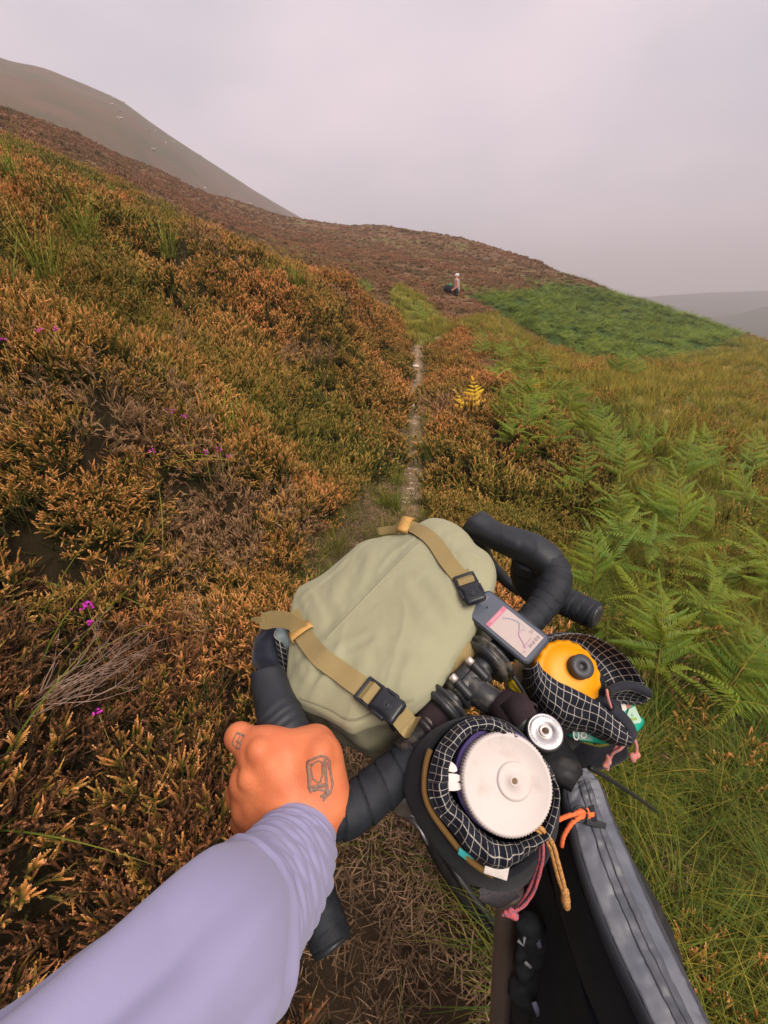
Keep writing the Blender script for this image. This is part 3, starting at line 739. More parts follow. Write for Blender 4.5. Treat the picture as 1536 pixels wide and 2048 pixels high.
    s = rs.uniform(.6, 1.25, len(p)); scatter('dead_grass', LIT, p, spin(slope_turn(p, rs, 1, .12), rs), np.stack([s] * 3, -1), rs.integers(0, 4, len(p)), rs.uniform(-.1, 1.0, len(p)), 'matted pale dead grass on the trodden ground under the bike', 'dead grass')
    # -- the far bracken bed, one mass
    def bracken_clump(seed):
        rs = np.random.default_rng(seed); g = Leafy()
        for i in range(7):
            az = i * .9 + rs.normal(0, .2); L_ = rs.uniform(.35, .65); el = rs.uniform(.3, 1.1); rnd = rs.random()
            for k in range(9):
                t = (k + .5) / 9; q = np.array([math.cos(az) * L_ * t, math.sin(az) * L_ * t, .10 + L_ * (1.5 * math.sin(el) * t - .55 * t * t)])
                for s in (-1, 1):
                    d = np.array([math.cos(az + s * 1.1), math.sin(az + s * 1.1), -.15]); ln = .15 * (1 - t) + .03; e = np.array([math.cos(az), math.sin(az), 0]) * .017
                    g.add([q - e, q + e, q + d * ln], [(0, 1, 2)], [(.2, rnd, 0), (.2, rnd, 0), (1, rnd, 0)])
        return g.ob('b', m_fernfar)
    BR = [bracken_clump(600 + i) for i in range(4)]
    rs = np.random.default_rng(36); p = candidates(60000, 9, 70, 0.0, 1.1, seed=36, cap=15); ok, a, b_, f = seen(p); p, a, b_, f = p[ok], a[ok], b_[ok], f[ok]
    edge = fbm(p[:, 0], p[:, 1], 2.5, 3, 1.2) * 34 + rs.normal(0, 9, len(p)); k = in_poly(a + edge, b_ + edge * .6, BRACKEN_PX) & (f > 8) & (fbm(p[:, 0], p[:, 1], 1.3, 2, 6.6) > -.30); p = p[k]
    s = rs.uniform(.42, .85, len(p)); scatter('bracken', BR, p, spin(slope_turn(p, rs, .5, .2), rs), np.stack([s] * 3, -1), rs.integers(0, 4, len(p)), rs.uniform(0, .9, len(p)), 'dense green bracken bed covering the slope on the right', 'bracken')

# ------------------------------------------------------------------ single ferns, each stem and frond its own piece
FROND = [pinna(700 + i, 20, .155, 4).mesh('frond', m_fern) for i in range(6)]
FROND_LOW = [pinna(720 + i, 13, .20, 2).mesh('frond', m_fern) for i in range(2)]
FROND_YEL = [pinna(740, 16, .27, 2).mesh('frond', m_fernyel)]
def fern(base, hgt, width, az, lean, label, group, meshes=FROND, pairs=6, seed=0, arch=.95):
    rs = np.random.default_rng(900 + seed); base = Vector(base)
    root = empty('fern', base, label, 'fern', group)
    pts = []; p = np.zeros(3); n = 18; L_ = hgt * 1.42
    for i in range(n):                       # the stalk rises, then leans over along az
        t = i / (n - 1); tl = lean + arch * max(0, t - .25) ** 1.2; pts.append(p.copy()); p = p + rdir(tl, az) * L_ / (n - 1)
    v, f, _ = tube(pts, [.0042 * (1 - .75 * i / (n - 1)) * (width / .6) ** .5 for i in range(n)], 6)
    mk('stem', [base + Vector(q) for q in v], f, m_fernstem, root)
    side0 = np.array([-math.sin(az), math.cos(az), 0.])
    def place(t, d, up, sc, k):
        j = min(int(t * (n - 1)), n - 2); q = pts[j] + (pts[j + 1] - pts[j]) * (t * (n - 1) - j)
        d = d / np.linalg.norm(d); y = np.cross(up, d); y /= np.linalg.norm(y); z = np.cross(d, y)
        o = bpy.data.objects.new('frond', meshes[k % len(meshes)]); COL.objects.link(o); o.parent = root
        o.matrix_local = Matrix(((d[0] * sc, y[0] * sc, z[0] * sc, q[0]), (d[1] * sc, y[1] * sc, z[1] * sc, q[1]), (d[2] * sc, y[2] * sc, z[2] * sc, q[2]), (0, 0, 0, 1)))
    for i in range(pairs):
        t = .30 + .60 * (i / pairs) ** .9; j = min(int(t * (n - 1)), n - 2); tan = pts[j + 1] - pts[j]; tan /= np.linalg.norm(tan)
        sc = width * .58 * (1 - (i / pairs) ** 1.15 * .86) * rs.uniform(.85, 1.12)
        for s in (-1, 1):
            d = side0 * s * .92 + tan * (.30 + .25 * i / pairs) + np.array([0, 0, .08]) + rs.normal(0, .15, 3)
            up = np.cross(tan, side0) * -1; up = up if up[2] > 0 else -up
            place(t, d, up + rs.normal(0, .1, 3), sc, i + (s > 0) + seed)
    tan = pts[-1] - pts[-4]; up = np.cross(tan, side0); up = up if up[2] > 0 else -up
    place(.88, tan, up, width * .20 + .03, seed)
    return root
NEAR_FERNS = [  # foot in the picture, height, spread, heading, lean, label
 ((1345,1120), .62, 1.00, 1.75, .12, 'largest green fern at the right, wide fronds behind the drop bar'),
 ((1180,1215), .48, .62, 1.9, .10, 'bright green fern just right of the handlebar drop'),
 ((1300,1400), .52, .78, 1.5, .15, 'tall green fern right of the yellow bottle lid'),
 ((1420,1440), .40, .66, .5, .35, 'low green fern spreading beyond the flared grid pouch'),
 ((1160,1010), .60, .52, 1.7, .08, 'tall pale green fern behind the right brake hood'),
 ((1440,1215), .34, .36, 1.5, .15, 'small yellow green fern between the two big right ferns'),
 ((1530,1230), .55, .80, 2.4, .20, 'blue green fern cut by the right edge beside the small fern'),
 ((1530,1400), .38, .55, 2.2, .25, 'fern at the right edge above the long grass'),
 ((1240,990), .52, .66, 1.4, .2, 'dark green fern beyond the tall pale one'),
 ((1480,1040), .55, .80, 1.9, .2, 'broad fern at the right edge above the largest fern'),
 ((1225,1080), .44, .60, 1.3, .25, 'fern between the tall pale fern and the hood, half in brown heather'),
 ((1420,1100), .46, .66, 2.1, .2, 'leaning fern just right of the largest fern'),
 ((1290,1060), .44, .62, 1.1, .2, 'fern close behind the largest fern'),
 ((1380,1300), .34, .50, .9, .4, 'fern sprawling between the two big right ferns'),
 ((1230,1330), .30, .46, 2.6, .4, 'low fern frond just above the flared grid pouch'),
 ((1490,1500), .30, .50, .7, .4, 'lowest fern at the right edge over tangled grass'),
]
for i, (px_, h_, w_, az_, le_, lab) in enumerate(NEAR_FERNS):
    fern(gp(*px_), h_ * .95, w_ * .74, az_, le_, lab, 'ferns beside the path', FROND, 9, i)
FAR_FERNS = [(1040,800,.5,.5),(962,712,.55,.6),(1005,722,.5,.55),(1070,742,.5,.6),(1035,745,.45,.5),(1000,850,.42,.5),(1052,872,.4,.5),(1130,840,.5,.6),(1085,850,.4,.5),(1200,900,.5,.6),(1262,900,.5,.55),(1300,930,.5,.6),
             (1165,880,.45,.5),(1400,960,.5,.55),(1350,985,.5,.6),(1250,750,.6,.9),(1270,752,.5,.7),(1225,748,.5,.7),(735,585,.5,.6),(715,575,.45,.5),(835,630,.5,.6),(850,640,.45,.5),(1100,905,.45,.5),(1225,940,.45,.55),(1020,900,.36,.42),(1430,990,.5,.6),(1500,960,.5,.55)]
FAR_LABELS = ['small fern right below the bright yellow fern, nearest of the band to it', 'small fern by the round heather at the far bend of the path', 'small fern right beside the one at the far bend, further from the path', 'small fern above the yellow fern, outer one of a pair', 'small fern above the yellow fern, inner one of a pair',
 'fern with its foot in brown heather, straight below the yellow fern', 'fern one step right of the one straight below the yellow fern', 'fern midway between the yellow fern and the meadow', 'fern just above the tall pale fern, touching its tip', 'fern in the centre of the band, level with the meadow tussock', 'fern directly below the dark meadow tussock', 'outermost fern where the band meets the straw meadow', 'fern close to the right of the tall pale fern',
 'fern at the meadow edge above the broad right fern', 'fern between the meadow edge and the largest fern', 'fern patch of its own in the straw meadow under the bracken bed, middle one', 'right one of the three ferns alone under the bracken bed', 'left one of the three ferns alone under the bracken bed', 'fern at the top of the bank left of the green path, right one', 'fern at the top of the bank left of the green path, left one', 'small fern standing in the bright green stretch of path, left one', 'small fern standing in the bright green stretch of path, right one', 'low fern beside the pale grey heather bush', 'dark fern behind the tall pale fern, right side', 'smallest fern of the band, next to the heather on the path edge', 'fern above the largest fern, second from the right edge', 'fern above the broad fern, touching the right edge']
for i, (a, b_, h_, w_) in enumerate(FAR_FERNS):
    g0 = gp(a, b_ + 10); fern(g0, h_, w_, 1.57 + random.uniform(-.9, .9), random.uniform(.05, .3), FAR_LABELS[i], 'ferns further down the slope', FROND_LOW, 7, 40 + i)
for (a, b_, h_, w_, lab) in [(120,385,.30,.34,'small bright green fern standing on the left skyline of the bank'), (222,402,.26,.30,'second small green fern on the bank top, right of the first')]:
    fern(gp(a, b_), h_ * 1.3, w_ * 1.3, 1.4, .1, lab, None, FROND_LOW, 5, 80 + a)
fern(gp(950,836), .46, .40, 1.8, .15, 'bright yellow dying fern beside the path, taller of the pair', None, FROND_YEL, 6, 91)
fern(gp(932,834), .34, .36, 2.6, .3, 'bright yellow dying fern beside the path, lower of the pair', None, FROND_YEL, 5, 94)
fern(gp(886,745), .30, .26, .3, .3, 'tiny yellow fern near the far end of the stony path', None, FROND_YEL, 4, 92)
fern(gp(1072,792), .22, .2, 1.2, .2, 'small yellow fern tip among green ferns below the path', None, FROND_YEL, 4, 93)

# the undergrowth of bracken between the single ferns: layered low fronds nobody could count
if VEG:
    def low_fern(seed):
        rs = np.random.default_rng(seed); g = Leafy()
        for i in range(6):
            pn = pinna(seed * 7 + i, 14, .17, 2, .35); az = i * 1.05 + rs.normal(0, .25); sc = rs.uniform(.22, .36); el = rs.uniform(.15, .7); h = rs.uniform(.12, .34)
            c, s_, ce, se = math.cos(az), math.sin(az), math.cos(el), math.sin(el); V = np.array([tuple(q) for q in pn.V]) * sc
            X = V[:, 0] * ce - V[:, 2] * se; Z = V[:, 0] * se + V[:, 2] * ce; W_ = np.stack([c * X - s_ * V[:, 1], s_ * X + c * V[:, 1], Z + h], -1)
            g.add([tuple(q) for q in W_], pn.F, pn.C)
        return g.ob('f', m_fern)
    BAND_PX = [(930,690),(1010,720),(1090,770),(1190,850),(1290,900),(1420,930),(1560,950),(1560,1480),(1400,1480),(1260,1330),(1180,1200),(1110,1050),(1090,960),(1010,880),(960,800)]
    rs = np.random.default_rng(77); p = candidates(16000, -.5, 14, 0.0, 1.1, seed=77, cap=16); ok, a, b_, f = seen(p); p, a, b_, f = p[ok], a[ok], b_[ok], f[ok]
    k = in_poly(a + rs.normal(0, 25, len(p)), b_ + rs.normal(0, 18, len(p)), BAND_PX) & (f > 1.2) & (fbm(p[:, 0], p[:, 1], .9, 2, 2.6) > -.12) & (rs.random(len(p)) < np.where(f < 2.4, .28, .55)); p = p[k]
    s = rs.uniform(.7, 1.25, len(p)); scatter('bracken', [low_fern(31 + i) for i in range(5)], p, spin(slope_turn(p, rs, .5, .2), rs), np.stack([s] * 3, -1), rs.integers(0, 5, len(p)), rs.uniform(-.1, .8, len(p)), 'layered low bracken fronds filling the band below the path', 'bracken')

# ------------------------------------------------------------------ marked bushes, twigs, flowers and stones
def place_ob(ob, name, loc, s, label, cat, group=None, rz=0.0):
    o = bpy.data.objects.new(name, ob.data if hasattr(ob, 'data') else ob); COL.objects.link(o)
    o.location = loc; o.scale = (s, s, s) if not hasattr(s, '__len__') else s; o.rotation_euler = (0, 0, rz); return tag(o, label, cat, group)
pale_src = [heather_clump('heather_bush', m_pale, 340 + i, 34, 5, .20, .26, .004, 5) for i in range(2)]
hum_src = [heather_clump('heather_bush', m_heather, 350 + i, 60, 6, .24, .27, .0042, 7) for i in range(3)]
for i, (a, b_, s, lab) in enumerate([(1095,945,.75,'pale grey faded heather bush among the ferns right of the path'),(628,735,1.6,'large faded pink heather bush on the bank left of the path'),(640,560,1.5,'faded pink heather bush along the top edge of the bank')]):
    place_ob(pale_src[i % 2], 'heather_bush', gp(a, b_) - Vector((0, 0, .02)), s, lab, 'bush', None, i)
for i, (a, b_, s, lab) in enumerate([(985,1010,1.9,'large domed brown heather bush behind the right brake hood'),(930,900,1.5,'rusty heather bush on the right edge of the stony path'),(920,790,1.5,'brown heather bush beside the yellow fern'),(905,735,1.3,'round heather bush by the far bend of the path'),(1080,1050,1.0,'dark heather bush between hood and tall fern'),(1325,870,1.0,'dark brown heather tussock out in the meadow grass'),(1160,850,1.0,'brown tussock among the far ferns')]):
    place_ob(hum_src[i % 3], 'heather_bush', gp(a, b_) - Vector((0, 0, .03)), s, lab, 'bush', 'heather bushes right of the path', i * 1.3)
m_tuft = leaf_material('tuft_blades', [(0, (.14, .15, .02)), (.5, (.30, .32, .04)), (1, (.52, .44, .10))], (.8, .9, .8), (1.25, 1.15, 1.1), rough=.6, transl=.25)
for i, (a, b_, s, lab) in enumerate([(462,862,1.0,'yellow green tuft of fine grass rising from the heather halfway down the bank'),(165,470,1.3,'tall pale green grass tuft high on the left bank'),(95,545,1.2,'long arching grass tuft at the left above the near heather'),(330,500,1.1,'wispy grass tuft in the middle of the bank below the skyline'),(20,330,1.0,'grass tuft on the skyline at the left edge'),(590,560,1.2,'thin grass tuft near the top edge of the bank')]):
    place_ob(grass_tuft('grass_tuft', m_tuft, 800 + i, 60, .07, .22, .55, .0026, .05, .55, .3, 1.4, 7), 'grass_tuft', gp(a, b_, .2) + Vector((0, 0, .13)), s * 1.25, lab, 'grass tuft', None, i)
def twig_bundle(base, d, n, L_, seed, label):
    rs = np.random.default_rng(seed); geos = []
    for i in range(n):
        p = np.array(base) + rs.normal(0, .03, 3); dd = np.array(d) + rs.normal(0, .22, 3); dd /= np.linalg.norm(dd); pts = [p]
        for k in range(5): dd = dd + rs.normal(0, .14, 3) + np.array([0, 0, .02]); dd /= np.linalg.norm(dd); pts.append(pts[-1] + dd * L_ * rs.uniform(.12, .24))
        v, f, _ = tube(pts, [.0020 * (1 - .15 * k) for k in range(6)], 4); geos.append((v, f))
        for k in range(2, 6):
            d2 = dd + rs.normal(0, .5, 3); d2 /= np.linalg.norm(d2); v, f, _ = tube([pts[k], pts[k] + d2 * L_ * .08, pts[k] + d2 * L_ * .15 + rs.normal(0, .006, 3)], [.0011, .0009, .0005], 3); geos.append((v, f))
    return tag(mk('dead_twigs', *join(*geos), m_twig), label, 'twigs')
q = gp(150, 1500); twig_bundle((q.x, q.y, q.z + .23), (.75, .35, .28), 26, .30, 5, 'bundle of bare grey dead heather twigs in the left foreground')
q = gp(560, 745); twig_bundle((q.x, q.y, q.z + .15), (.5, .1, .35), 18, .30, 6, 'pale bare twigs in the faded bush on the bank')
q = gp(360, 750); twig_bundle((q.x, q.y, q.z + .15), (.4, .0, .5), 14, .22, 8, 'small grey tangle of dead twigs halfway up the bank')
def bell_flower(a, b_, lift, n, r, label, seed, group='pink bell heather flowers'):
    rs = np.random.default_rng(seed); g0 = gp(a, b_, lift); c = np.array(g0) + np.array([0, 0, lift]); geos = []
    v, f, _ = tube([np.array(g0), c + [0, 0, -.01]], .0012, 4); root = empty('flower', g0, label, 'flower', group); mk('stem', v, f, m_fernstem, root)
    for i in range(n):
        q = c + rs.normal(0, r, 3) * np.array([1, 1, .6]); d = rs.normal(0, 1, 3) + np.array([0, -.5, .4])
        geos.append(lathe(q, d, [(.0012, 0), (.0034, .002), (.0040, .005), (.0022, .0085), (.0030, .0095)], 7))
    mk('blossom', *join(*geos), m_bell, root)
bell_flower(175, 1215, .34, 20, .013, 'vivid magenta bell heather sprig in the dark left foreground', 1)
bell_flower(183, 1250, .30, 6, .007, 'small dull purple blossom below the vivid magenta sprig', 2)
BELL_LABELS = ['tiny pink blossom high on the left bank, left one of two', 'tiny pink blossom high on the left bank, right one of two', 'tiny pink blossom cut by the left edge of the photo', 'tiny pink blossom low in the heather left of the faded bush', 'tiny pink blossom beside the grey twig tangle, left one', 'tiny pink blossom beside the grey twig tangle, right one', 'tiny pink blossom near the path side of the bank, left of three', 'tiny pink blossom near the path side of the bank, middle of three', 'small purple blossom inside the bundle of bare grey twigs', 'tiny pink blossom near the path side of the bank, right of three', 'tiny pink blossom near the skyline of the bank', 'tiny pink blossom beside the large faded pink heather bush']
for i, (a, b_) in enumerate([(80,660),(112,668),(8,690),(300,905),(345,830),(372,838),(412,912),(440,905),(200,1435),(455,915),(430,545),(610,720)]):
    bell_flower(a, b_, .30, 4, .010, BELL_LABELS[i], 10 + i)
m_stone = mat('path_stone', (.58, .46, .37), rough=.85, var=.25, vscale=25, bump=.4, bscale=60)
stone_src = []
for i in range(4):
    bm = bmesh.new(); bmesh.ops.create_icosphere(bm, subdivisions=2, radius=1.0); rs2 = np.random.default_rng(50 + i); ax = rs2.uniform(.6, 1.2, 3)
    for v in bm.verts:
        k = 1 + .35 * noise.noise(v.co * 1.4 + Vector((i * 7, 0, 0))); v.co = Vector((v.co.x * ax[0], v.co.y * ax[1], v.co.z * ax[2] * .5)) * k
    me = bpy.data.meshes.new('stone'); bm.to_mesh(me); bm.free(); me.materials.append(m_stone); stone_src.append(me)
STONES = [(832,735,.10,'pale flat stone in the middle of the path where it narrows'),(828,812,.08,'white stone lying on the path beside the yellow fern'),(876,682,.22,'rounded pale boulder in the green grass at the bend of the path'),(568,742,.13,'pinkish rock half buried under the faded bush on the bank')]
for i, (a, b_, s, lab) in enumerate(STONES):
    place_ob(stone_src[i % 4], 'stone', gp(a, b_) + Vector((0, 0, s * .15)), s * .8, lab, 'stone', None, i)
for i in range(150):
    t = random.random(); cx = catmull([(840,700),(830,760),(830,830),(832,900),(822,960),(815,1010)], 30)[int(t * 29)]
    q = gp(cx[0] + random.gauss(0, 10), cx[1]); place_ob(stone_src[i % 4], 'pebble', q, random.uniform(.004, .017), 'small pale pebble on the bare soil of the path', 'pebble', 'pebbles on the stony path', random.random() * 6)
HP = HA[40:52, 20:110].reshape(-1, 3)
for i in range(26):
    q = HA[int(40 - 26 * random.random() ** .9), int(random.uniform(95, 165))]
    o = place_ob(stone_src[i % 4], 'boulder', Vector(q) + Vector((0, 0, .1)), (random.uniform(.4, 1.3), random.uniform(.4, 1.0), random.uniform(.3, .7)), 'grey boulder scattered on the hazy far hill', 'boulder', 'boulders on the far hill', random.random() * 6)
# ------------------------------------------------------------------ the bicycle: bar axes measured once, everything hangs on them
m_tape = mat('bar_tape', (.018, .021, .028), rough=.62, spec=.35, var=.25, vscale=60, bump=.35, bscale=900)
m_hood = mat('brake_hood_rubber', (.024, .027, .034), rough=.55, spec=.4, var=.15, vscale=40)
m_blk = mat('black_anodised', (.018, .019, .022), rough=.38, spec=.5, var=.2, vscale=90)
m_blkplastic = mat('black_plastic', (.022, .024, .028), rough=.42, spec=.45)
m_dusty = mat('dusty_black_metal', (.030, .031, .035), rough=.42, spec=.5, col2=(.13, .115, .095), vscale=55, lo=.36, hi=.50)
m_silver = mat('brushed_silver', (.62, .60, .60), rough=.38, metal=.9, var=.12, vscale=80)
m_bolt = mat('bolt_head', (.78, .68, .60), rough=.35, metal=.7)
m_velcro = mat('hook_and_loop_strap', (.040, .028, .032), rough=.95, spec=.05, var=.12, vscale=300, bump=.25, bscale=1800)
m_yel = mat('yellow_plastic', (.72, .50, .02), rough=.5)
m_rubber = mat('tyre_rubber', (.025, .024, .023), rough=.85, var=.3, vscale=60, bump=.3, bscale=300)
m_frame = mat('frame_paint', (.36, .28, .235), rough=.35, spec=.5, coat=.3)
m_orangeline = mat('frame_orange_line', (.80, .16, .04), rough=.4)
m_greyfork = mat('pale_grey_bracket', (.33, .30, .26), rough=.35, spec=.5, col2=(.18, .15, .11), vscale=25)
E1 = Vector((.731, .586, .346)).normalized(); F1 = (Vector((-.649, .756, .086)) - E1 * E1.dot(Vector((-.649, .756, .086)))).normalized(); N1 = E1.cross(F1)
BC = P(935, 1366, .600)
def LB(x, y, z): return BC + E1 * x + F1 * y + N1 * z
bike = empty('bicycle', (.30, .25, 0), 'black drop bar bicycle held by the rider, bars turned left', 'bicycle')
def rsp(pts, n):                        # px, py, depth, radius px -> smooth centre line and radii
    w = catmull([(p[0], p[1], p[2], p[3]) for p in pts], n); return [P(a, b, d) for a, b, d, r in w], [r * d / F for a, b, d, r in w]
def wrap(pitch, amp, seed=0):
    def f(s, a):
        q = (s / pitch + a / (2 * math.pi) + seed) % 1.0; return amp * (q - .5) - (amp * 1.2 if q < .06 else 0)
    return f
# bare bar centre, clamp flanges, stem
v, f, _ = tube([LB(-.125, 0, 0), LB(-.06, 0, 0), LB(0, 0, 0), LB(.06, 0, 0), LB(.12, 0, 0)], .0158, 32)
bar = mk('handlebar', v, f, m_dusty, bike)
for x0, w in ((-.052, .016), (.040, .016)):
    v, f = lathe(LB(x0, 0, 0), E1, [(.017, -.004), (.030, -.003), (.0345, 0), (.0345, .004), (.031, .0055), (.031, .009), (.0365, .0105), (.0365, .0145), (.030, .017), (.017, .018)], 56)
    mk('clamp_ring', v, f, m_dusty, bike)
for x0 in (-.062, -.069, -.076, -.083):
    v, f = lathe(LB(x0, 0, 0), E1, [(.016, -.003), (.0185, -.0015), (.0185, .0015), (.016, .003)], 32); mk('spacer_ring', v, f, m_dusty, bike)
CAPP = P(1090, 1462, .528)
sdir_ = (CAPP - BC).normalized()
stem_pts = [LB(0, -.004, 0), LB(0, -.03, .002), CAPP * .62 + LB(0, 0, 0) * .38 - N1 * .015, CAPP - N1 * .036]
v, f, _ = tube(catmull(stem_pts, 14), [.0235, .0225, .021, .0195, .0185, .018, .018, .018, .0185, .019, .0195, .02, .0205, .021], 28)
stem = mk('stem', v, f, m_dusty, bike)
v, f = lathe(LB(-.0265, 0, 0), E1, [(.0165, -.001), (.0225, .001), (.0235, .006), (.0235, .047), (.0225, .052), (.0165, .054)], 40); mk('bar_clamp', v, f, m_dusty, stem)
for x0 in (-.0165, .0165):
    v, f = lathe(LB(x0, -.010, .0215), F1 * .86 + N1 * .42, [(.0058, -.014), (.0066, -.010), (.0066, .012), (.0060, .014)], 18); mk('bolt_boss', v, f, m_blkplastic, stem)
    v, f = lathe(LB(x0, .0030, .0278), F1 * .86 + N1 * .42, [(.0054, -.002), (.0054, .006), (.0046, .0085), (.0022, .0086), (.0020, .006)], 18); mk('bolt', v, f, m_bolt, stem)
v, f = box(LB(0, -.0005, .0236), E1 * .026, F1 * .0005, N1 * .0006); mk('clamp_gap', v, f, mat('gap', (.004, .004, .005)), stem)
# steerer, spacers, top cap
HA_ = (N1 + camv(.05, .02, -.18)).normalized()
v, f = lathe(CAPP - HA_ * .045, HA_, [(.022, -.02), (.0225, 0), (.0225, .010), (.021, .0105), (.021, .0115), (.0225, .012), (.0225, .024), (.021, .0245), (.0212, .026), (.0225, .0265), (.0225, .037), (.020, .039)], 40)
mk('headset_spacer', v, f, m_blk, bike)
v, f = lathe(CAPP - HA_ * .006, HA_, [(.0195, -.002), (.0212, 0), (.0214, .003), (.0206, .0052), (.0190, .0062), (.0188, .0060), (.0182, .0062), (.0095, .0064), (.009, .0056), (.0082, .0056)], 48)
cap = mk('top_cap', v, f, m_silver, bike)
v, f = lathe(CAPP + HA_ * .0002, HA_, [(.0072, -.001), (.0072, .0012), (.0066, .0018), (.0036, .0018), (.0034, -.0002)], 26); mk('cap_bolt', v, f, m_bolt, cap)
v, f = lathe(CAPP + HA_ * .0013, HA_, [(.0034, -.0008), (.0034, .0003)], 6); mk('hex_socket', v, f, mat('socket_shade', (.10, .07, .05), rough=.8), cap)
for k in range(40):                     # engraved ticks round the cap's rim
    pass
_, ax_, ay_ = axes_of(HA_); tk = []
for k in range(44):
    t = 2 * math.pi * k / 44
    if k % 11 in (0, 1, 6): continue
    c = CAPP + ax_ * math.cos(t) * .0165 + ay_ * math.sin(t) * .0165 + HA_ * .0002; r_ = ax_ * math.cos(t) + ay_ * math.sin(t); tk.append(box(c, r_ * .0011, r_.cross(HA_) * .00035, HA_ * .0003))
mk('engraving', *join(*tk), mat('engraved_grey', (.30, .29, .30), rough=.6), cap)
# taped bar, right side then left
R_ = [(955,1345,.612,20),(1000,1310,.630,24),(1042,1260,.650,27),(1083,1215,.668,29),(1107,1178,.682,30),(1111,1146,.70,30),(1094,1121,.715,30),(1070,1104,.725,29)]
p_, r_ = rsp(R_[1:], 150); v, f, _ = tube(p_, r_, 28, mod=wrap(.017, .0022)); mk('bar_tape', v, f, m_tape, bike)
Ls = [(878,1455,.575,29),(838,1500,.560,37),(790,1548,.545,43),(738,1592,.530,46),(690,1625,.520,46),(645,1622,.520,46),(612,1580,.530,46),(595,1535,.545,46)]
p_, r_ = rsp(Ls, 190); v, f, _ = tube(p_, r_, 30, mod=wrap(.026, .0022, .3)); mk('bar_tape', v, f, m_tape, bike)
# drops
D_ = [(1060,1115,.735,32),(1052,1150,.775,30),(1068,1180,.80,29),(1110,1195,.79,29),(1150,1212,.77,29),(1192,1232,.745,28)]
p_, r_ = rsp(D_, 110); v, f, _ = tube(p_, r_, 24, mod=wrap(.016, .0016)); dr = mk('drop', v, f, m_tape, bike)
v, f = lathe(p_[-1], p_[-1] - p_[-4], [(.0215, -.001), (.0195, .004), (.012, .0055)], 24); mk('end_plug', v, f, m_dusty, dr)
D_ = [(590,1500,.60,40),(560,1560,.640,40),(568,1640,.660,39),(600,1725,.640,40),(634,1805,.615,41),(664,1888,.590,42)]
p_, r_ = rsp(D_, 120); v, f, _ = tube(p_, r_, 26, mod=wrap(.017, .0018)); dr = mk('drop', v, f, m_tape, bike)
v, f = lathe(p_[-1], p_[-1] - p_[-4], [(.0275, -.001), (.026, .005), (.013, .0065)], 24); mk('end_plug', v, f, m_blkplastic, dr)
# brake hoods with ribbed grip, and the levers below them
def hood(cl, n, lever, seed, top):
    p_, r_ = rsp(cl, n); up = Vector(top).normalized()
    def rib(s, a): return (.0008 * (1 if math.sin(s * 2200 + 2.0 * math.sin(a * 2)) > 0 else -1) if (.03 < s < .085 and math.cos(a) > -.2) else 0)
    pts, T, Nn = frames(p_); V, Fc = [], []; S = 34; s = 0
    for i in range(n):
        if i: s += (pts[i] - pts[i - 1]).length
        N0 = (up - T[i] * up.dot(T[i])).normalized(); B0 = T[i].cross(N0)
        for k in range(S):
            a = 2 * math.pi * k / S; ca, sa = math.cos(a), math.sin(a)
            e = 2.6; q = (abs(ca) ** e + abs(sa) ** e) ** (-1 / e); r = r_[i] * q + rib(s, a)
            V.append(pts[i] + N0 * (ca * r * 1.08) + B0 * (sa * r))
    Fc = [(i * S + k, i * S + (k + 1) % S, (i + 1) * S + (k + 1) % S, (i + 1) * S + k) for i in range(n - 1) for k in range(S)]
    c = len(V); V.append(pts[-1] + T[-1] * r_[-1] * .25); Fc += [((n - 1) * S + k, (n - 1) * S + (k + 1) % S, c) for k in range(S)]; Fc.append(tuple(range(S - 1, -1, -1)))
    h = mk('brake_hood', V, Fc, m_hood, bike)
    lv, lr = rsp(lever, 24); v, f, _ = tube(lv, lr, 14, squash=.55); mk('brake_lever', v, f, m_blk, bike)
    return h
hood([(1103,1130,.712,30),(1076,1108,.722,31),(1042,1092,.735,29),(1008,1079,.752,26),(982,1067,.768,25),(964,1056,.780,27),(952,1049,.786,27),(945,1044,.789,25),(941,1040,.790,21)], 90, [(960,1075,.80,20),(975,1120,.84,15),(1010,1160,.86,12),(1040,1185,.86,9)], 0, N1)
hood([(612,1545,.535,47),(592,1510,.55,49),(575,1470,.565,47),(562,1435,.58,44),(550,1400,.598,38),(541,1370,.612,35),(537,1352,.620,33),(536,1342,.624,28),(535,1337,.625,20)], 90, [(545,1370,.63,22),(535,1420,.66,18),(545,1490,.67,14),(570,1560,.66,10)], 1, N1)
# hook-and-loop straps: one round the left bar, one wide one round the stem
v, f = lathe(P(868, 1440, .578), P(905, 1395, .590) - P(838, 1478, .566), [(.0185, -.0215), (.0236, -.021), (.0240, .021), (.0185, .0215)], 40); mk('strap', v, f, m_velcro, bike)
sd = (CAPP - BC).normalized(); sc = BC + (CAPP - BC) * .62; B0 = E1
loopv = []
for j, w in enumerate((-.019, -.0187, .0187, .019)):
    L0 = []
    for k in range(40):
        a = 2 * math.pi * k / 40; rr = (.0195 if j in (0, 3) else .0222) * (1 + .05 * math.cos(2 * a)); u = B0 * math.cos(a) + B0.cross(sd) * math.sin(a); L0.append(sc + sd * w + u * rr)
    loopv.append(L0)
v, f = loft(loopv); mk('strap', v, f, m_velcro, bike)
tq = [P(1022, 1405, .537), P(1048, 1398, .535), P(1075, 1420, .533), P(1082, 1440, .533)]
v, f, _ = ribbon([P(1018, 1432, .534), P(1038, 1415, .5325), P(1062, 1393 + 12, .533)], sd, .030, .0022); mk('strap_tab', v, f, m_velcro, bike)
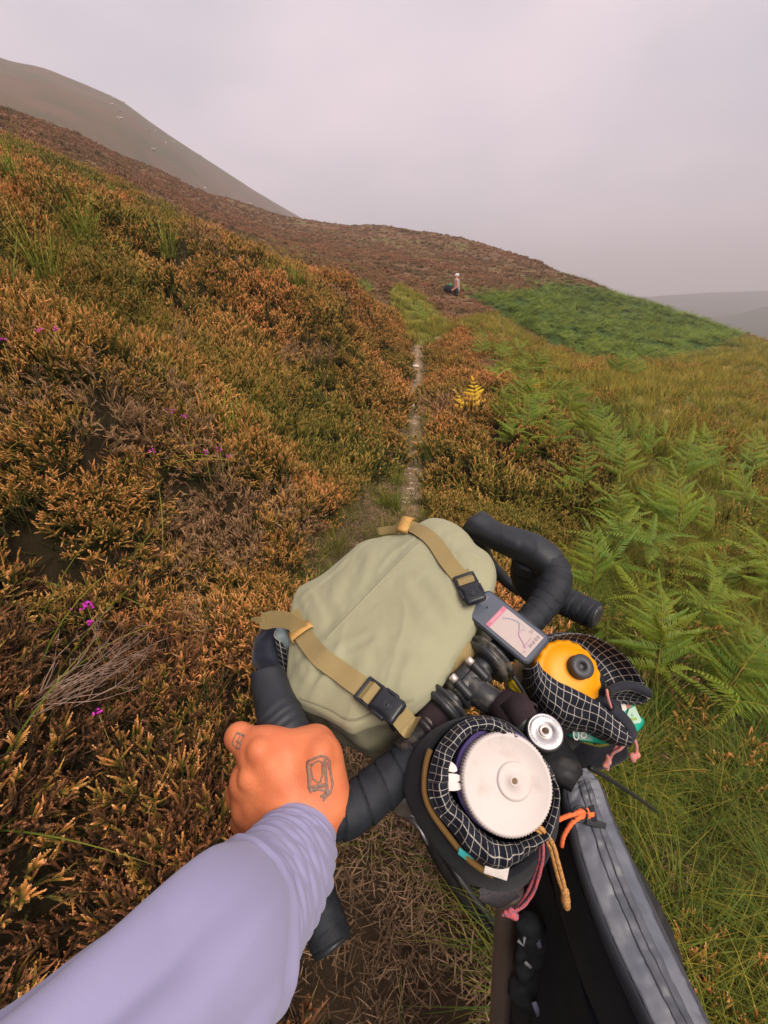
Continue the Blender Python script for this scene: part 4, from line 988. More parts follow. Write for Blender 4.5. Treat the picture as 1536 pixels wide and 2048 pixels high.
# cables, yellow bits under the clamp
for a in ([(970,1412,.585,4),(985,1432,.575,4.5),(1000,1452,.57,4.5),(1015,1470,.59,4)], [(1026,1352,.592,4),(1040,1372,.59,4.5),(1052,1392,.59,4),(1060,1405,.60,4)]):
    p_, r_ = rsp(a, 14); v, f, _ = tube(p_, r_, 10); mk('cable', v, f, m_blkplastic, bike)
for a, b_ in (((975,1428), (.60)), ((1029,1376), (.61))):
    v, f, _ = tube([P(a[0] - 6, a[1] - 14, b_), P(a[0], a[1], b_), P(a[0] + 12, a[1] + 12, b_)], [.006, .0085, .006], 12); mk('cable_guide', v, f, m_yel, bike)
p_, r_ = rsp([(1180,1535,.60,5),(1225,1562,.64,4.5),(1270,1592,.70,4),(1312,1622,.80,3.5)], 30); v, f, _ = tube(p_, r_, 10); mk('brake_hose', v, f, m_blkplastic, bike)
# black fairing of the strap behind the headset, running back to the top tube
A = [P(1050,1486,.556), P(1056,1520,.538), P(1104,1562,.516), P(1142,1585,.512)]; B = [P(1126,1470,.566), P(1142,1495,.550), P(1163,1532,.530), P(1166,1550,.528)]
v, f = loft(patch(A, B, 16, 8, N1 * .012), closed=False); o = mk('steerer_cover', v, f, mat('worn_black_leather', (.010, .010, .012), rough=.55, spec=.35, col2=(.055, .050, .045), vscale=34, lo=.30, hi=.46, bump=.3, bscale=160), bike)
so = o.modifiers.new('thick', 'SOLIDIFY'); so.thickness = .004
# frame, fork and wheel underneath
htop, hbot = CAPP - HA_ * .05, Vector((.262, .47, .82))
v, f, _ = tube([htop, hbot], [.024, .027], 24); mk('head_tube', v, f, m_frame, bike)
v, f, _ = tube([Vector((.262, .40, .93)), Vector((.285, -.25, .80)), Vector((.29, -.75, .74))], .019, 20); mk('top_tube', v, f, m_frame, bike)
dt = [P(1020, 1770, .62), P(1014, 1840, .67), P(1006, 1950, .75), P(998, 2080, .85), P(992, 2250, .99)]
v, f, _ = tube(catmull(dt, 30), .019, 24); d_ = mk('down_tube', v, f, m_frame, bike)
zz = []
dcat = catmull(dt, 120); s_ = [Vector(a) for a in dcat]
for i in range(0, 100, 9):
    a, b_ = s_[i], s_[i + 9]; w = (camv(-.8, 0, 0) + (CAM - a).normalized()).normalized(); x_ = (b_ - a).cross(w).normalized()
    zz.append(ribbon([a + w * .0205 - x_ * .006, (a + b_) / 2 + w * .0212, b_ + w * .0205 + x_ * .006], x_, .0050, .0010)[:2]); zz.append(ribbon([b_ + w * .0205 + x_ * .006, b_ + w * .0212, b_ + w * .0205 - x_ * .006], x_, .0030, .0010)[:2])
mk('paint_line', *join(*zz), m_orangeline, d_)
fork_dir = Vector((-.62, .70, 0)).normalized(); axl = Vector((.295, .585, .37)); wx = fork_dir.cross(Vector((0, 0, 1)))
for s in (-1, 1):
    v, f, _ = tube(catmull([hbot, hbot + wx * .055 * s + Vector((0, 0, -.06)), (hbot + axl) / 2 + wx * .065 * s, axl + wx * .055 * s], 16), [.020] * 4 + [.017] * 6 + [.013] * 6, 14); mk('fork_blade', v, f, m_blk, bike)
def wheel(c, axis, rad, parent, tw=.024, nsp=24):
    w = empty('wheel', c, None, None); w.parent = parent; w.location = Vector(c) - root_loc(parent); w.empty_display_size = .05
    def ring(name, R_, r_, mm, S=64, q=14, lug=0):
        a, x, y = axes_of(axis); V, Fc = [], []
        for i in range(S):
            t = 2 * math.pi * i / S; u = x * math.cos(t) + y * math.sin(t)
            for k in range(q):
                b = 2 * math.pi * k / q; rr = r_ * (1 + (lug if (i + k) % 2 and math.cos(b) > 0 else 0)); V.append(u * (R_ + rr * math.cos(b)) + a * rr * math.sin(b))
        Fc = [(i * q + k, i * q + (k + 1) % q, ((i + 1) % S) * q + (k + 1) % q, ((i + 1) % S) * q + k) for i in range(S) for k in range(q)]
        me = bpy.data.meshes.new(name); me.from_pydata([tuple(p) for p in V], [], Fc); me.materials.append(mm); me.polygons.foreach_set('use_smooth', [True] * len(Fc)); o = bpy.data.objects.new(name, me); COL.objects.link(o); o.parent = w
    ring('tyre', rad - tw, tw, m_rubber, 96, 14, .08); ring('rim', rad - tw * 2.2, .011, m_blk)
    a, x, y = axes_of(axis); g = []
    for i in range(nsp):
        t = 2 * math.pi * i / nsp; u = x * math.cos(t) + y * math.sin(t); t2 = t + (.5 if i % 2 else -.5); h = (x * math.cos(t2) + y * math.sin(t2)) * .022 + a * (.022 if i % 4 < 2 else -.022)
        g.append(tube([h, u * (rad - tw * 2.2)], .0011, 4)[:2])
    g.append(lathe((0, 0, 0), axis, [(.012, -.05), (.024, -.026), (.014, -.02), (.014, .02), (.024, .026), (.012, .05)], 20))
    V, Fc = join(*g); me = bpy.data.meshes.new('spokes'); me.from_pydata([tuple(p) for p in V], [], Fc); me.materials.append(m_silver); o = bpy.data.objects.new('spokes', me); COL.objects.link(o); o.parent = w
wheel(axl, wx, .36, bike)
# little silver bracket showing between bar and pouch
v, f, _ = tube([P(812,1560,.68), P(806,1600,.69), P(798,1612,.695)], [.024, .027, .018], 20); mk('lamp_bracket', v, f, m_greyfork, bike)
v, f, _ = tube([P(806,1632,.70), P(826,1640,.69), P(842,1660,.68), P(856,1690,.67)], [.005, .006, .004, .002], 10); mk('brake_arm', v, f, m_silver, bike)

# ------------------------------------------------------------------ the map computer on its mount
m_gps = mat('computer_case', (.045, .052, .066), rough=.5, spec=.4); m_glass = mat('computer_glass', (.110, .125, .160), rough=.22, spec=.5)
m_disp = mat('display_paper', (.56, .46, .43), rough=.35, spec=.3); m_hdr = mat('display_pink', (.62, .20, .28), rough=.35); m_hdrt = mat('display_pink_text', (.74, .42, .45), rough=.35)
m_blue = mat('display_blue', (.17, .22, .48), rough=.35); m_mag = mat('display_magenta', (.52, .20, .42), rough=.35); m_cy = mat('display_cyan', (.46, .48, .50), rough=.35); m_digit = mat('display_digits', (.26, .18, .24), rough=.35); m_logo = mat('case_print', (.30, .30, .36), rough=.4); m_faint = mat('display_faint_text', (.46, .33, .36), rough=.35)
gn_ = (N1 + camv(0, .0, -.28)).normalized(); go_ = P(1015, 1254, .612)
def G(px, py, off=0.0): return PL(px, py, go_, gn_, off)
aL = ((G(1080, 1303) - G(953, 1200)).normalized()); aS = gn_.cross(aL)
if (G(980, 1181) - G(927, 1222)).dot(aS) < 0: aS = -aS
gc_ = (G(928, 1222) + G(980, 1182) + G(1103, 1279) + G(1051, 1326)) / 4
hl = ((G(1104, 1279) - G(980, 1181)).dot(aL) + (G(1051, 1326) - G(928, 1222)).dot(aL)) / 4 + .0010; hs = ((G(980, 1181) - G(928, 1222)).dot(aS) + (G(1104, 1279) - G(1051, 1326)).dot(aS)) / 4 + .0010
def rrect(c, hx, hy, r, n=7):
    out = []
    for sx, sy, a0 in ((1, 1, 0), (-1, 1, 90), (-1, -1, 180), (1, -1, 270)):
        for k in range(n):
            a = math.radians(a0 + 90 * k / (n - 1)); out.append(c + aL * (sx * (hx - r) + r * math.cos(a)) + aS * (sy * (hy - r) + r * math.sin(a)))
    return out
gps = empty('map_computer', gc_ - gn_ * .02, 'dark grey bike map computer with lit route screen on the right bar', 'bike computer')
lo = [rrect(gc_ - gn_ * .020, hl - .012, hs - .008, .006), rrect(gc_ - gn_ * .018, hl - .007, hs - .004, .008), rrect(gc_ - gn_ * .007, hl + .0008, hs + .0008, .009), rrect(gc_ - gn_ * .002, hl + .0008, hs + .0008, .009), rrect(gc_ - gn_ * .0004, hl, hs, .0085)]
v, f = loft(lo, cap0=True, cap1=True); mk('case', v, f, m_gps, gps)
v, f = loft([rrect(gc_ - gn_ * .0008, hl - .0022, hs - .0022, .007), rrect(gc_ + gn_ * .0004, hl - .0022, hs - .0022, .007)], cap0=True, cap1=True); mk('glass', v, f, m_glass, gps, smooth=False)
q = [G(970, 1249, .0008), G(1006, 1213, .0008), G(1088, 1274, .0008), G(1053, 1315, .0008)]
ctr = sum(q, Vector()) / 4; sc_l = ((q[2] - q[1]).dot(aL) + (q[3] - q[0]).dot(aL)) / 4; sc_s = ((q[1] - q[0]).dot(aS) + (q[2] - q[3]).dot(aS)) / 4
def S(l, s, off=0.0): return ctr + aL * (l * sc_l) + aS * (s * sc_s) + gn_ * off        # l: -1 top .. 1 bottom, s: -1 left .. 1 right
def quad(l0, l1, s0, s1, off, th_=.00012):
    return loft([[S(l0, s0, off - th_), S(l0, s1, off - th_), S(l1, s1, off - th_), S(l1, s0, off - th_)], [S(l0, s0, off), S(l0, s1, off), S(l1, s1, off), S(l1, s0, off)]], cap0=True, cap1=True)
disp = mk('display', *quad(-1, 1, -1, 1, .0002), m_disp, gps, smooth=False)
mk('header_bar', *quad(-.995, -.80, -.995, .995, .0004), m_hdr, disp, smooth=False)
g = [quad(-.94, -.86, s0, s0 + w, .0006) for s0, w in ((-.62, .09), (-.50, .05), (-.42, .10), (-.28, .10), (-.14, .06), (-.05, .10), (.09, .06), (.18, .1), (.31, .06), (.40, .12))]
mk('header_text', *join(*g), m_hdrt, disp, smooth=False)
def track(pts, w, mm, nm, off, dash=None):
    c = [Vector(p) for p in catmull([S(a, b_, off) for a, b_ in pts], 60)]; g = []; st = 60
    rng = [(i, min(i + 4, 59)) for i in range(0, 58, 6)] if dash else [(0, 59)]
    for a, b_ in rng:
        seg = c[a:b_ + 1]; x_ = [gn_.cross((seg[min(k + 1, len(seg) - 1)] - seg[max(k - 1, 0)])).normalized() for k in range(len(seg))]; g.append(ribbon(seg, x_, w, .0001)[:2])
    mk(nm, *join(*g), mm, disp, smooth=False)
track([(-.66, .20), (-.52, .42), (-.30, .62), (-.08, .68), (.04, .50), (.12, .25)], .0013, m_blue, 'dashed_route', .0007, True)
track([(-.22, .98), (-.08, .80), (.20, .72), (.30, .66), (.24, .40), (.22, .15), (.30, -.05), (.62, -.30), (.76, -.50)], .0008, m_cy, 'stream', .0005)
track([(.16, .20), (.22, .02), (.34, -.12), (.58, -.30), (.78, -.48)], .0012, m_mag, 'ridden_route', .0008)
track([(.14, .22), (.20, .40), (.26, .60)], .0006, m_mag, 'side_route', .0008)
tx = text_geo('34.6', S(.90, -.30, .0007), aS, -aL, sc_l * .20); tx2 = text_geo('0.0', S(.90, .42, .0007), aS, -aL, sc_l * .20)
mk('digits', *join(tx, tx2), m_digit, disp, smooth=False)
g = [quad(.64, .70, s0, s0 + .13, .0006) for s0 in (-.55, -.36, -.17, .05, .24)] + [quad(.44, .58, .66, .76, .0006), quad(.44, .58, .82, .90, .0006), quad(.78, .86, -.80, -.66, .0006), quad(.78, .86, .22, .34, .0006)]
mk('small_text', *join(*g), m_faint, disp, smooth=False)
tx = text_geo('DURA', gc_ - aL * (hl * .80) + aS * (-.0005) + gn_ * .0008, aS, -aL, .0062); mk('lettering', *tx, m_logo, gps, smooth=False)
v, f = lathe(gc_ - aL * hl * .66 + aS * .002 + gn_ * .0003, gn_, [(.0016, 0), (.0016, .0006)], 14); mk('light_sensor', v, f, m_blkplastic, gps)
v, f = box(gc_ + aL * hl * .22 + aS * (hs + .0012) - gn_ * .006, aL * .010, aS * .0022, gn_ * .003, .001); mk('side_button', v, f, m_blkplastic, gps)
v, f = box(gc_ - gn_ * .030 - aS * .004, aL * .014, aS * .014, gn_ * .011, .003); mk('mount', v, f, m_blkplastic, bike)
v, f, _ = tube([gc_ - gn_ * .034, gc_ * .5 + LB(.055, 0, 0) * .5 - gn_ * .02, LB(.062, 0, .012)], [.009, .008, .009], 12); mk('mount_arm', v, f, m_blkplastic, bike)
# ------------------------------------------------------------------ fabrics
def fabric(name, col, rough=.85, weave=900, wstr=.25, var=.12, vs=12, sheen=.1, col2=None, lo=.35, hi=.65):
    m = mat(name, col, rough=rough, spec=.15, var=var, vscale=vs, bump=wstr, bscale=weave, sheen=sheen, col2=col2, lo=lo, hi=hi); return m
def uv_of(N): return N.new('ShaderNodeUVMap')
def grid_fabric(name, col, line, pitch=.0095, lw=.088):
    """black cloth with a woven light grid"""
    m = mat(name, col, rough=.8, spec=.2, bump=.25, bscale=700); N, L = nodes_of(m); b = N['Principled BSDF']
    uv = N.new('ShaderNodeUVMap'); sp = N.new('ShaderNodeSeparateXYZ'); L.new(uv.outputs[0], sp.inputs[0]); outs = []
    tcn = N.new('ShaderNodeTexCoord'); nz = N.new('ShaderNodeTexNoise'); nz.inputs['Scale'].default_value = 500; L.new(tcn.outputs['Object'], nz.inputs['Vector'])
    for ax in ('X', 'Y'):
        d = N.new('ShaderNodeMath'); d.operation = 'DIVIDE'; d.inputs[1].default_value = pitch; L.new(sp.outputs[ax], d.inputs[0])
        fr = N.new('ShaderNodeMath'); fr.operation = 'FRACT'; L.new(d.outputs[0], fr.inputs[0])
        lt = N.new('ShaderNodeMath'); lt.operation = 'LESS_THAN'; lt.inputs[1].default_value = lw; L.new(fr.outputs[0], lt.inputs[0]); outs.append(lt.outputs[0])
    mx = N.new('ShaderNodeMath'); mx.operation = 'MAXIMUM'; L.new(outs[0], mx.inputs[0]); L.new(outs[1], mx.inputs[1])
    mm = N.new('ShaderNodeMath'); mm.operation = 'MULTIPLY'; L.new(mx.outputs[0], mm.inputs[0])
    rp = N.new('ShaderNodeMapRange'); rp.inputs['From Min'].default_value = .3; rp.inputs['From Max'].default_value = .6; rp.inputs['To Min'].default_value = .45; L.new(nz.outputs['Fac'], rp.inputs['Value']); L.new(rp.outputs[0], mm.inputs[1])
    mc = N.new('ShaderNodeMix'); mc.data_type = 'RGBA'; mc.inputs['A'].default_value = (*col, 1); mc.inputs['B'].default_value = (*line, 1); L.new(mm.outputs[0], mc.inputs['Factor']); L.new(mc.outputs['Result'], b.inputs['Base Color'])
    return m
def webbing(name, c1, c2):
    m = mat(name, c1, rough=.75, spec=.25); N, L = nodes_of(m); b = N['Principled BSDF']; uv = N.new('ShaderNodeUVMap'); wv = N.new('ShaderNodeTexWave'); wv.bands_direction = 'X'; wv.inputs['Scale'].default_value = 130; wv.inputs['Distortion'].default_value = .6; wv.inputs['Detail Scale'].default_value = 20
    w2 = N.new('ShaderNodeTexWave'); w2.bands_direction = 'Y'; w2.inputs['Scale'].default_value = 190
    mu = N.new('ShaderNodeMath'); mu.operation = 'MULTIPLY'; L.new(wv.outputs['Fac'], mu.inputs[0]); L.new(w2.outputs['Fac'], mu.inputs[1])
    mc = N.new('ShaderNodeMix'); mc.data_type = 'RGBA'; mc.inputs['A'].default_value = (*c2, 1); mc.inputs['B'].default_value = (*c1, 1)
    L.new(uv.outputs[0], wv.inputs['Vector']); L.new(uv.outputs[0], w2.inputs['Vector']); L.new(mu.outputs[0], mc.inputs['Factor']); L.new(mc.outputs['Result'], b.inputs['Base Color'])
    bp = N.new('ShaderNodeBump'); bp.inputs['Strength'].default_value = .4; bp.inputs['Distance'].default_value = .001; L.new(mu.outputs[0], bp.inputs['Height']); L.new(bp.outputs['Normal'], b.inputs['Normal'])
    return m
m_sage = fabric('waxed_sage_canvas', (.365, .358, .232), var=.0, vs=7, col2=(.335, .322, .205), weave=1400, wstr=.2)
m_sage2 = fabric('sage_ripstop', (.27, .26, .165), var=.15, vs=14, weave=1200)
m_web = webbing('tan_webbing', (.46, .345, .155), (.27, .20, .085)); m_keep = mat('leather_keeper', (.50, .29, .085), rough=.6, var=.12, vscale=80)
m_grid = grid_fabric('grid_cloth', (.014, .016, .026), (.52, .48, .42)); m_hem = fabric('hem_tape', (.028, .029, .040), weave=900)
m_navy = fabric('navy_nylon', (.020, .023, .040), rough=.6, weave=900, sheen=.2); m_blkcloth = fabric('black_cordura', (.012, .013, .018), var=.3, vs=40, weave=1300, wstr=.4)
m_mesh = mat('black_mesh', (.016, .016, .020), rough=.7, col2=(.055, .048, .055), vscale=900, lo=.5, hi=.6); m_brownpipe = webbing('brown_piping', (.25, .145, .045), (.13, .07, .02))
m_buckle = mat('buckle_plastic', (.014, .016, .022), rough=.36, spec=.5)

def nrm_noise(p, s, seed=0): return noise.noise(Vector(p) * s + Vector((seed, seed * 2.3, -seed)))

# ------------------------------------------------------------------ handlebar bag
PN = N1.copy(); PO = LB(0, .16, .045)
OUT = [(575,1388),(574,1340),(580,1275),(582,1215),(592,1182),(606,1168),(645,1147),(690,1110),(722,1084),(765,1072),(802,1066),(842,1044),(866,1036),(900,1044),(926,1060),(946,1086),(974,1106),(986,1135),(984,1165),(966,1210),(940,1258),(906,1312),(872,1368),(832,1410),(795,1425),(760,1436),(722,1450),(700,1456),(676,1443),(640,1424),(608,1410)]
SEG = 220
out_w = [PL(a, b_, PO, PN, -.012) for a, b_ in OUT]
oc = [Vector(p) for p in catmull(out_w, SEG, closed=True)]
bc_ = sum(oc, Vector()) / SEG
hb = empty('handlebar_bag', LB(0, .16, -.05), 'sage green canvas roll bag strapped in front of the handlebar', 'bag')
NR = 60
def lc(p): q = p - LB(0, 0, 0); return q.dot(E1), q.dot(F1)
EDGE0, EDGE1 = PL(640, 1292, PO, PN), PL(842, 1082, PO, PN); ED = (EDGE1 - EDGE0).normalized(); EN = PN.cross(ED)
CRE = [((612,1190),(640,1250),.006,.012),((706,1375),(560,1410),.006,.014),((840,1180),(880,1240),.003,.02),((760,1330),(835,1330),.005,.02),((835,1330),(800,1420),.006,.012),((720,1120),(690,1200),.003,.02),((665,1330),(612,1395),.007,.014),((905,1080),(950,1130),.004,.013),((618,1350),(600,1290),.006,.012),((590,1345),(650,1330),.006,.010),((745,1290),(700,1310),.005,.014),((770,1390),(850,1385),.006,.010),((930,1110),(975,1125),.005,.010)]
CREW = [(PL(*a, PO, PN), PL(*b_, PO, PN), d, w) for a, b_, d, w in CRE]
def crease(p):
    h = 0
    for a, b_, d, w in CREW:
        ab = b_ - a; t = max(0, min(1, (p - a).dot(ab) / ab.length_squared)); dist = (p - a - ab * t).length
        h += -d * math.exp(-(dist / w) ** 2 * 3) + d * .7 * math.exp(-((dist - w * 1.1) / w) ** 2 * 3)
    return h
rings = []
for i in range(NR + 1):
    r = i / NR; L0 = []
    for k in range(SEG):
        p = bc_ + (oc[k] - bc_) * r; q = p - EDGE0; s_e = q.dot(EN); st = 1 / (1 + math.exp(-s_e / .0035))
        dome = .026 * (1 - r ** 5)
        u_, v_ = lc(p); rid = lambda s, sd: (1 - abs(noise.noise(Vector((u_ * s * .7 + v_ * s * .3, v_ * s * 1.3 - u_ * s * .4, sd))))) ** 9
        w = .0028 * nrm_noise(p, 8, 3) + .0034 * rid(8, 2.0) * (.15 + .85 * r) + .0016 * rid(19, 7.0) * r ** 2 + .0014 * rid(48, 4.0) * r ** 5 + .0006 * nrm_noise(p, 90, 8) - .085 * max(0, s_e) * (1 if s_e < .09 else .8)
        L0.append(p + PN * (dome + (w + crease(p)) * (1 - .6 * r ** 6) + -.0050 * st * min(1, (1 - r) * 5)))
    rings.append(L0)
hemw = []
for i in range(1, 9):                       # the skirt of the flap, dropping over the edge
    t = i / 8; L0 = []
    for k in range(SEG):
        p = oc[k]; dep = .020 + .010 * nrm_noise(p, 14, 1); o_ = (p - bc_).normalized(); o_ -= PN * o_.dot(PN)
        L0.append(p - PN * dep * t + o_ * (.004 * math.sin(t * 2.6) + .005 * nrm_noise(p + PN * t * .02, 22, 9) * t))
    hemw.append(L0)
hemw.append([p + (bc_ - p).normalized() * .004 for p in hemw[-1]]); hemw.append([p + PN * .012 + (bc_ - p).normalized() * .003 for p in hemw[-1]])
V, Fc = loft(rings + hemw)
flap = mk('flap', V, Fc, m_sage, hb)
lows = []
for i in range(20):
    t = i / 19; L0 = []
    for k in range(SEG):
        p = bc_ + (oc[k] - bc_) * (.975 - .16 * t ** 2.5); sag = .20 * math.sin(t * 1.5) ; q = p - PN * (.004 + sag)
        o_ = (p - bc_).normalized(); L0.append(q + o_ * (.007 * nrm_noise(q, 16, 12) + .004 * nrm_noise(q, 38, 2)) + o_ * .006 * math.sin(t * 3.1))
    lows.append(L0)
V, Fc = loft(lows, cap0=True, cap1=True); mk('body', V, Fc, m_sage2, hb)
def bag_line(pp, off, w, m, nm):
    c = catmull(pp, 60); q = [on(a, b_, off) for a, b_ in c]; pts = [a for a, _ in q]; v, f, uv = ribbon(pts, [(pts[min(i + 1, 59)] - pts[max(i - 1, 0)]).normalized().cross(q[i][1]) for i in range(60)], w, .0010); return mk(nm, v, f, m, flap, uv=uv)
fm = flap.data; bv = BVHTree.FromPolygons([Vector(v.co) + root_loc(hb) for v in fm.vertices], [tuple(p.vertices) for p in fm.polygons])
def on(px, py, off=.0016):
    d = ray(px, py).normalized(); h = bv.ray_cast(CAM, d)
    if h[0] is None:
        return PL(px, py, PO, PN, 0) + PN * off, PN
    n = h[1] if h[1].dot(d) < 0 else -h[1]; n = (n * .4 + PN * .6).normalized(); return h[0] + n * off, n
bag_line([(652,1278),(700,1228),(760,1165),(838,1086)], .0002, .0042, m_sage, 'seam'); bag_line([(600,1395),(660,1418),(705,1440),(760,1420),(828,1398)], .0002, .0030, m_sage2, 'seam')
def strap_on(pp, width, n, lift=.0022, name='strap', m=None, parent=None):
    c = catmull(pp, n); q = [on(a, b_, lift) for a, b_ in c]; pts = [a for a, _ in q]
    for _ in range(4): pts = [pts[0]] + [(pts[i - 1] + pts[i] * 2 + pts[i + 1]) / 4 for i in range(1, n - 1)] + [pts[-1]]
    sd_ = []
    for i in range(n):
        T = (pts[min(i + 1, n - 1)] - pts[max(i - 1, 0)]).normalized(); sd_.append(T.cross(PN * .7 + q[i][1] * .3).normalized())
    v, f, uv = ribbon(pts, sd_, width, .0016); return mk(name, v, f, m or m_web, parent or hb, smooth=False, uv=uv), pts, sd_
st1, p1, s1 = strap_on([(584,1228),(604,1266),(640,1314),(690,1351),(738,1386)], .0275, 40, .0045)
st2, p2, s2 = strap_on([(808,1053),(836,1062),(868,1086),(898,1130),(930,1168)], .0265, 36, .0045)
def keeper(c, T, w):
    n = PN; x = T.cross(n).normalized(); geos = []
    pts = [c - x * w * .56 - n * .002, c - x * w * .56 + n * .004, c - x * w * .3 + n * .0062, c + x * w * .3 + n * .0062, c + x * w * .56 + n * .004, c + x * w * .56 - n * .002]
    v, f, uv = ribbon(catmull(pts, 20), T, .019, .0016); return v, f
T1 = (p1[14] - p1[8]).normalized(); mk('keeper', *keeper(p1[10], T1, .031), m_keep, st1)
T2 = (p2[6] - p2[0]).normalized(); mk('keeper', *keeper(p2[2], T2, .030), m_keep, st2)
# loose strap ends
tl = [p1[10] + PN * .003, P(588,1247,.655), P(566,1239,.660), P(545,1239,.665), P(530,1242,.668), P(521,1240,.67)]
v, f, uv = ribbon(catmull(tl, 26), camv(.35, .85, -.2), .0265, .0016); mk('strap_end', v, f, m_web, st1, smooth=False, uv=uv)
v, f, uv = ribbon([P(524,1240,.67), P(514,1240,.672), P(502,1238,.675)], camv(.1, .9, -.3), .010, .0015, [1.2, .9, .3]); mk('strap_end', v, f, m_web, st1, smooth=False, uv=uv)
tl = [p2[0] + PN * .002, P(792,1058,.79), P(775,1060,.80), P(757,1063,.805)]
v, f, uv = ribbon(catmull(tl, 14), camv(.1, .9, -.3), .014, .0016); mk('strap_end', v, f, m_web, st2, smooth=False, uv=uv)
def buckle(a, b_, parent, wid, lift):
    """side release buckle from point a to b_: adjuster frame, socket body, two prongs and a round emblem"""
    T = (b_ - a).normalized(); ln = (b_ - a).length; n = (PN - T * PN.dot(T)).normalized(); x = T.cross(n); o = a + n * lift; g = []
    for s in (-1, 1): g.append(box(o + T * ln * .20 + x * s * wid * .55, T * ln * .22, x * .0022, n * .0030, .0012))
    g.append(box(o + T * ln * .015, T * .0024, x * wid * .58, n * .0032, .0012)); g.append(box(o + T * ln * .19, T * .0020, x * wid * .55, n * .0026, .001)); g.append(box(o + T * ln * .40, T * .0030, x * wid * .58, n * .0036, .0014))
    prof = [(.38, .60, .0046), (.46, .60, .0058), (.58, .50, .0064), (.70, .50, .0064), (.82, .58, .0060), (.94, .60, .0050), (1.0, .52, .0036)]; loops = []
    for t, w, h in prof:
        c = o + T * ln * t; L0 = []
        for k in range(24):
            an = 2 * math.pi * k / 24; ca, sa = math.cos(an), math.sin(an); q = (abs(ca) ** 4 + abs(sa) ** 4) ** -.25; L0.append(c + x * ca * q * w * wid + n * sa * q * h)
        loops.append(L0)
    g.append(loft(loops, cap0=True, cap1=True))
    bk = mk('buckle', *join(*g), m_buckle, parent)
    g = [box(o + T * ln * .62 + x * s * wid * .58, T * ln * .16, x * .0022, n * .0034, .001) for s in (-1, 1)]; mk('buckle_prong', *join(*g), m_buckle, parent)
    v, f = lathe(o + T * ln * .72 + n * .0060, n, [(.0062, -.001), (.0062, .0007), (.0056, .0010), (.0050, .0006), (.0020, .0007), (.0016, .0011)], 22); mk('buckle_emblem', v, f, m_blkplastic, parent)
    v, f, uv = ribbon([a - T * .012 + n * (lift - .003), o + T * ln * .10 + n * .0012, o + T * ln * .19 + n * .0048, o + T * ln * .29 + n * .0012, o + T * ln * .38], x, wid * .95, .0016); mk('webbing', v, f, m_web, parent, smooth=False, uv=uv)
b1a, _ = on(728, 1380, .004); b1b = P(800, 1428, b1a_d) if False else PL(800, 1432, b1a, PN, .0)
buckle(b1a, b1b, st1, .027, .004)
v, f, uv = ribbon(catmull([b1b + PN * .002, PL(812, 1446, b1a, PN, -.002), PL(822, 1455, b1a, PN, -.012), P(840,1448,.60)], 12), s1[-1], .026, .0016); mk('strap_end', v, f, m_web, st1, smooth=False, uv=uv)
b2a, _ = on(927, 1158, .004); b2b = PL(954, 1208, b2a, PN, 0)
buckle(b2a, b2b, st2, .026, .004)
# webbing roll and hook at the back of the bag, by the stem
v, f = lathe(P(912, 1312, .622), P(935, 1293, .630) - P(912, 1312, .622), [(.013, -.024), (.0165, -.023), (.0165, .023), (.013, .024), (.011, .023)], 30); mk('webbing_loop', v, f, m_web, hb, uv=[(p.x, p.y) for p in v])
v, f, uv = ribbon(catmull([P(895,1330,.62), P(925,1300,.64), P(945,1282,.645), P(948,1296,.63)], 14), PN, .022, .0016); mk('webbing_loop', v, f, m_web, hb, smooth=False, uv=uv)
v, f = box(P(838, 1395, .605), E1 * .055, F1 * .004, N1 * .012, .002); mk('backing_strip', v, f, m_blkcloth, hb)
v, f, uv = ribbon(catmull([P(905,1330,.618), P(880,1372,.612), P(850,1405,.603), P(842,1425,.596)], 16), PN, .016, .002); mk('binding', v, f, m_hem, hb)
mk('side_tab', *join(*[ribbon([P(588 + k * 5, 1416 + k * 4, .60), P(598 + k * 5, 1428 + k * 2, .60)], camv(1, .8, 0), .0034, .001)[:2] for k in (0,)]), mat('tab_blue', (.10, .22, .42)), hb)
for k, c in enumerate([(.62, .13, .10), (.45, .33, .06), (.75, .50, .03)]):
    v, f, _ = ribbon([P(586 + k * 4, 1422 + k * 6, .605), P(600 + k * 4, 1412 + k * 6, .600)], camv(.5, 1, 0), .0042, .0012); mk('side_tab', v, f, mat('tab_colour', c), hb)

# ------------------------------------------------------------------ dark dry bag and small grid pouch on the far left of the bar
def blob(caps, h, name, m, parent, k=.012, it=3, disp=0, ds=30, seed=0):
    D, lo = sdf_caps(caps, h, k); V, Fc = surface_net(D, lo, h); V = relax(V, Fc, it)
    if disp:
        me = bpy.data.meshes.new('t'); me.from_pydata(V.tolist(), [], Fc.tolist()); me.update(); nn = np.array([v.normal for v in me.vertices]); bpy.data.meshes.remove(me)
        V = V + nn * np.array([disp * nrm_noise(v, ds, seed) + disp * .5 * nrm_noise(v, ds * 2.3, seed + 4) for v in V])[:, None]
    return mk(name, V, Fc, m, parent)
def C(a, b_, da, db, pa, pb): return (tuple(P(*pa, da)), tuple(P(*pb, db)), a * da / F, b_ * db / F)
pou = empty('stuff_sack', P(545, 1320, .72), 'crumpled navy stuff sack poking out left of the sage bag', 'stuff sack')
blob([C(26, 30, .74, .74, (548,1262), (545,1290)), C(26, 24, .72, .72, (540,1315), (560,1330)), C(10, 14, .72, .72, (514,1288), (540,1280)), C(12, 22, .72, .72, (514,1322), (545,1325))], .004, 'sack', m_navy, pou, .02, 2, .006, 26, 4)
gp2 = empty('grid_pouch', P(572, 1300, .70), 'small black grid pouch with pale blue cloth inside, left of the sage bag', 'pouch')
ring0 = [P(548,1272,.69), P(555,1256,.70), P(572,1256,.72), P(592,1262,.73), P(590,1290,.71), P(568,1286,.69)]
rgs = [[Vector(p) * 1 for p in catmull(ring0, 40, True)]]
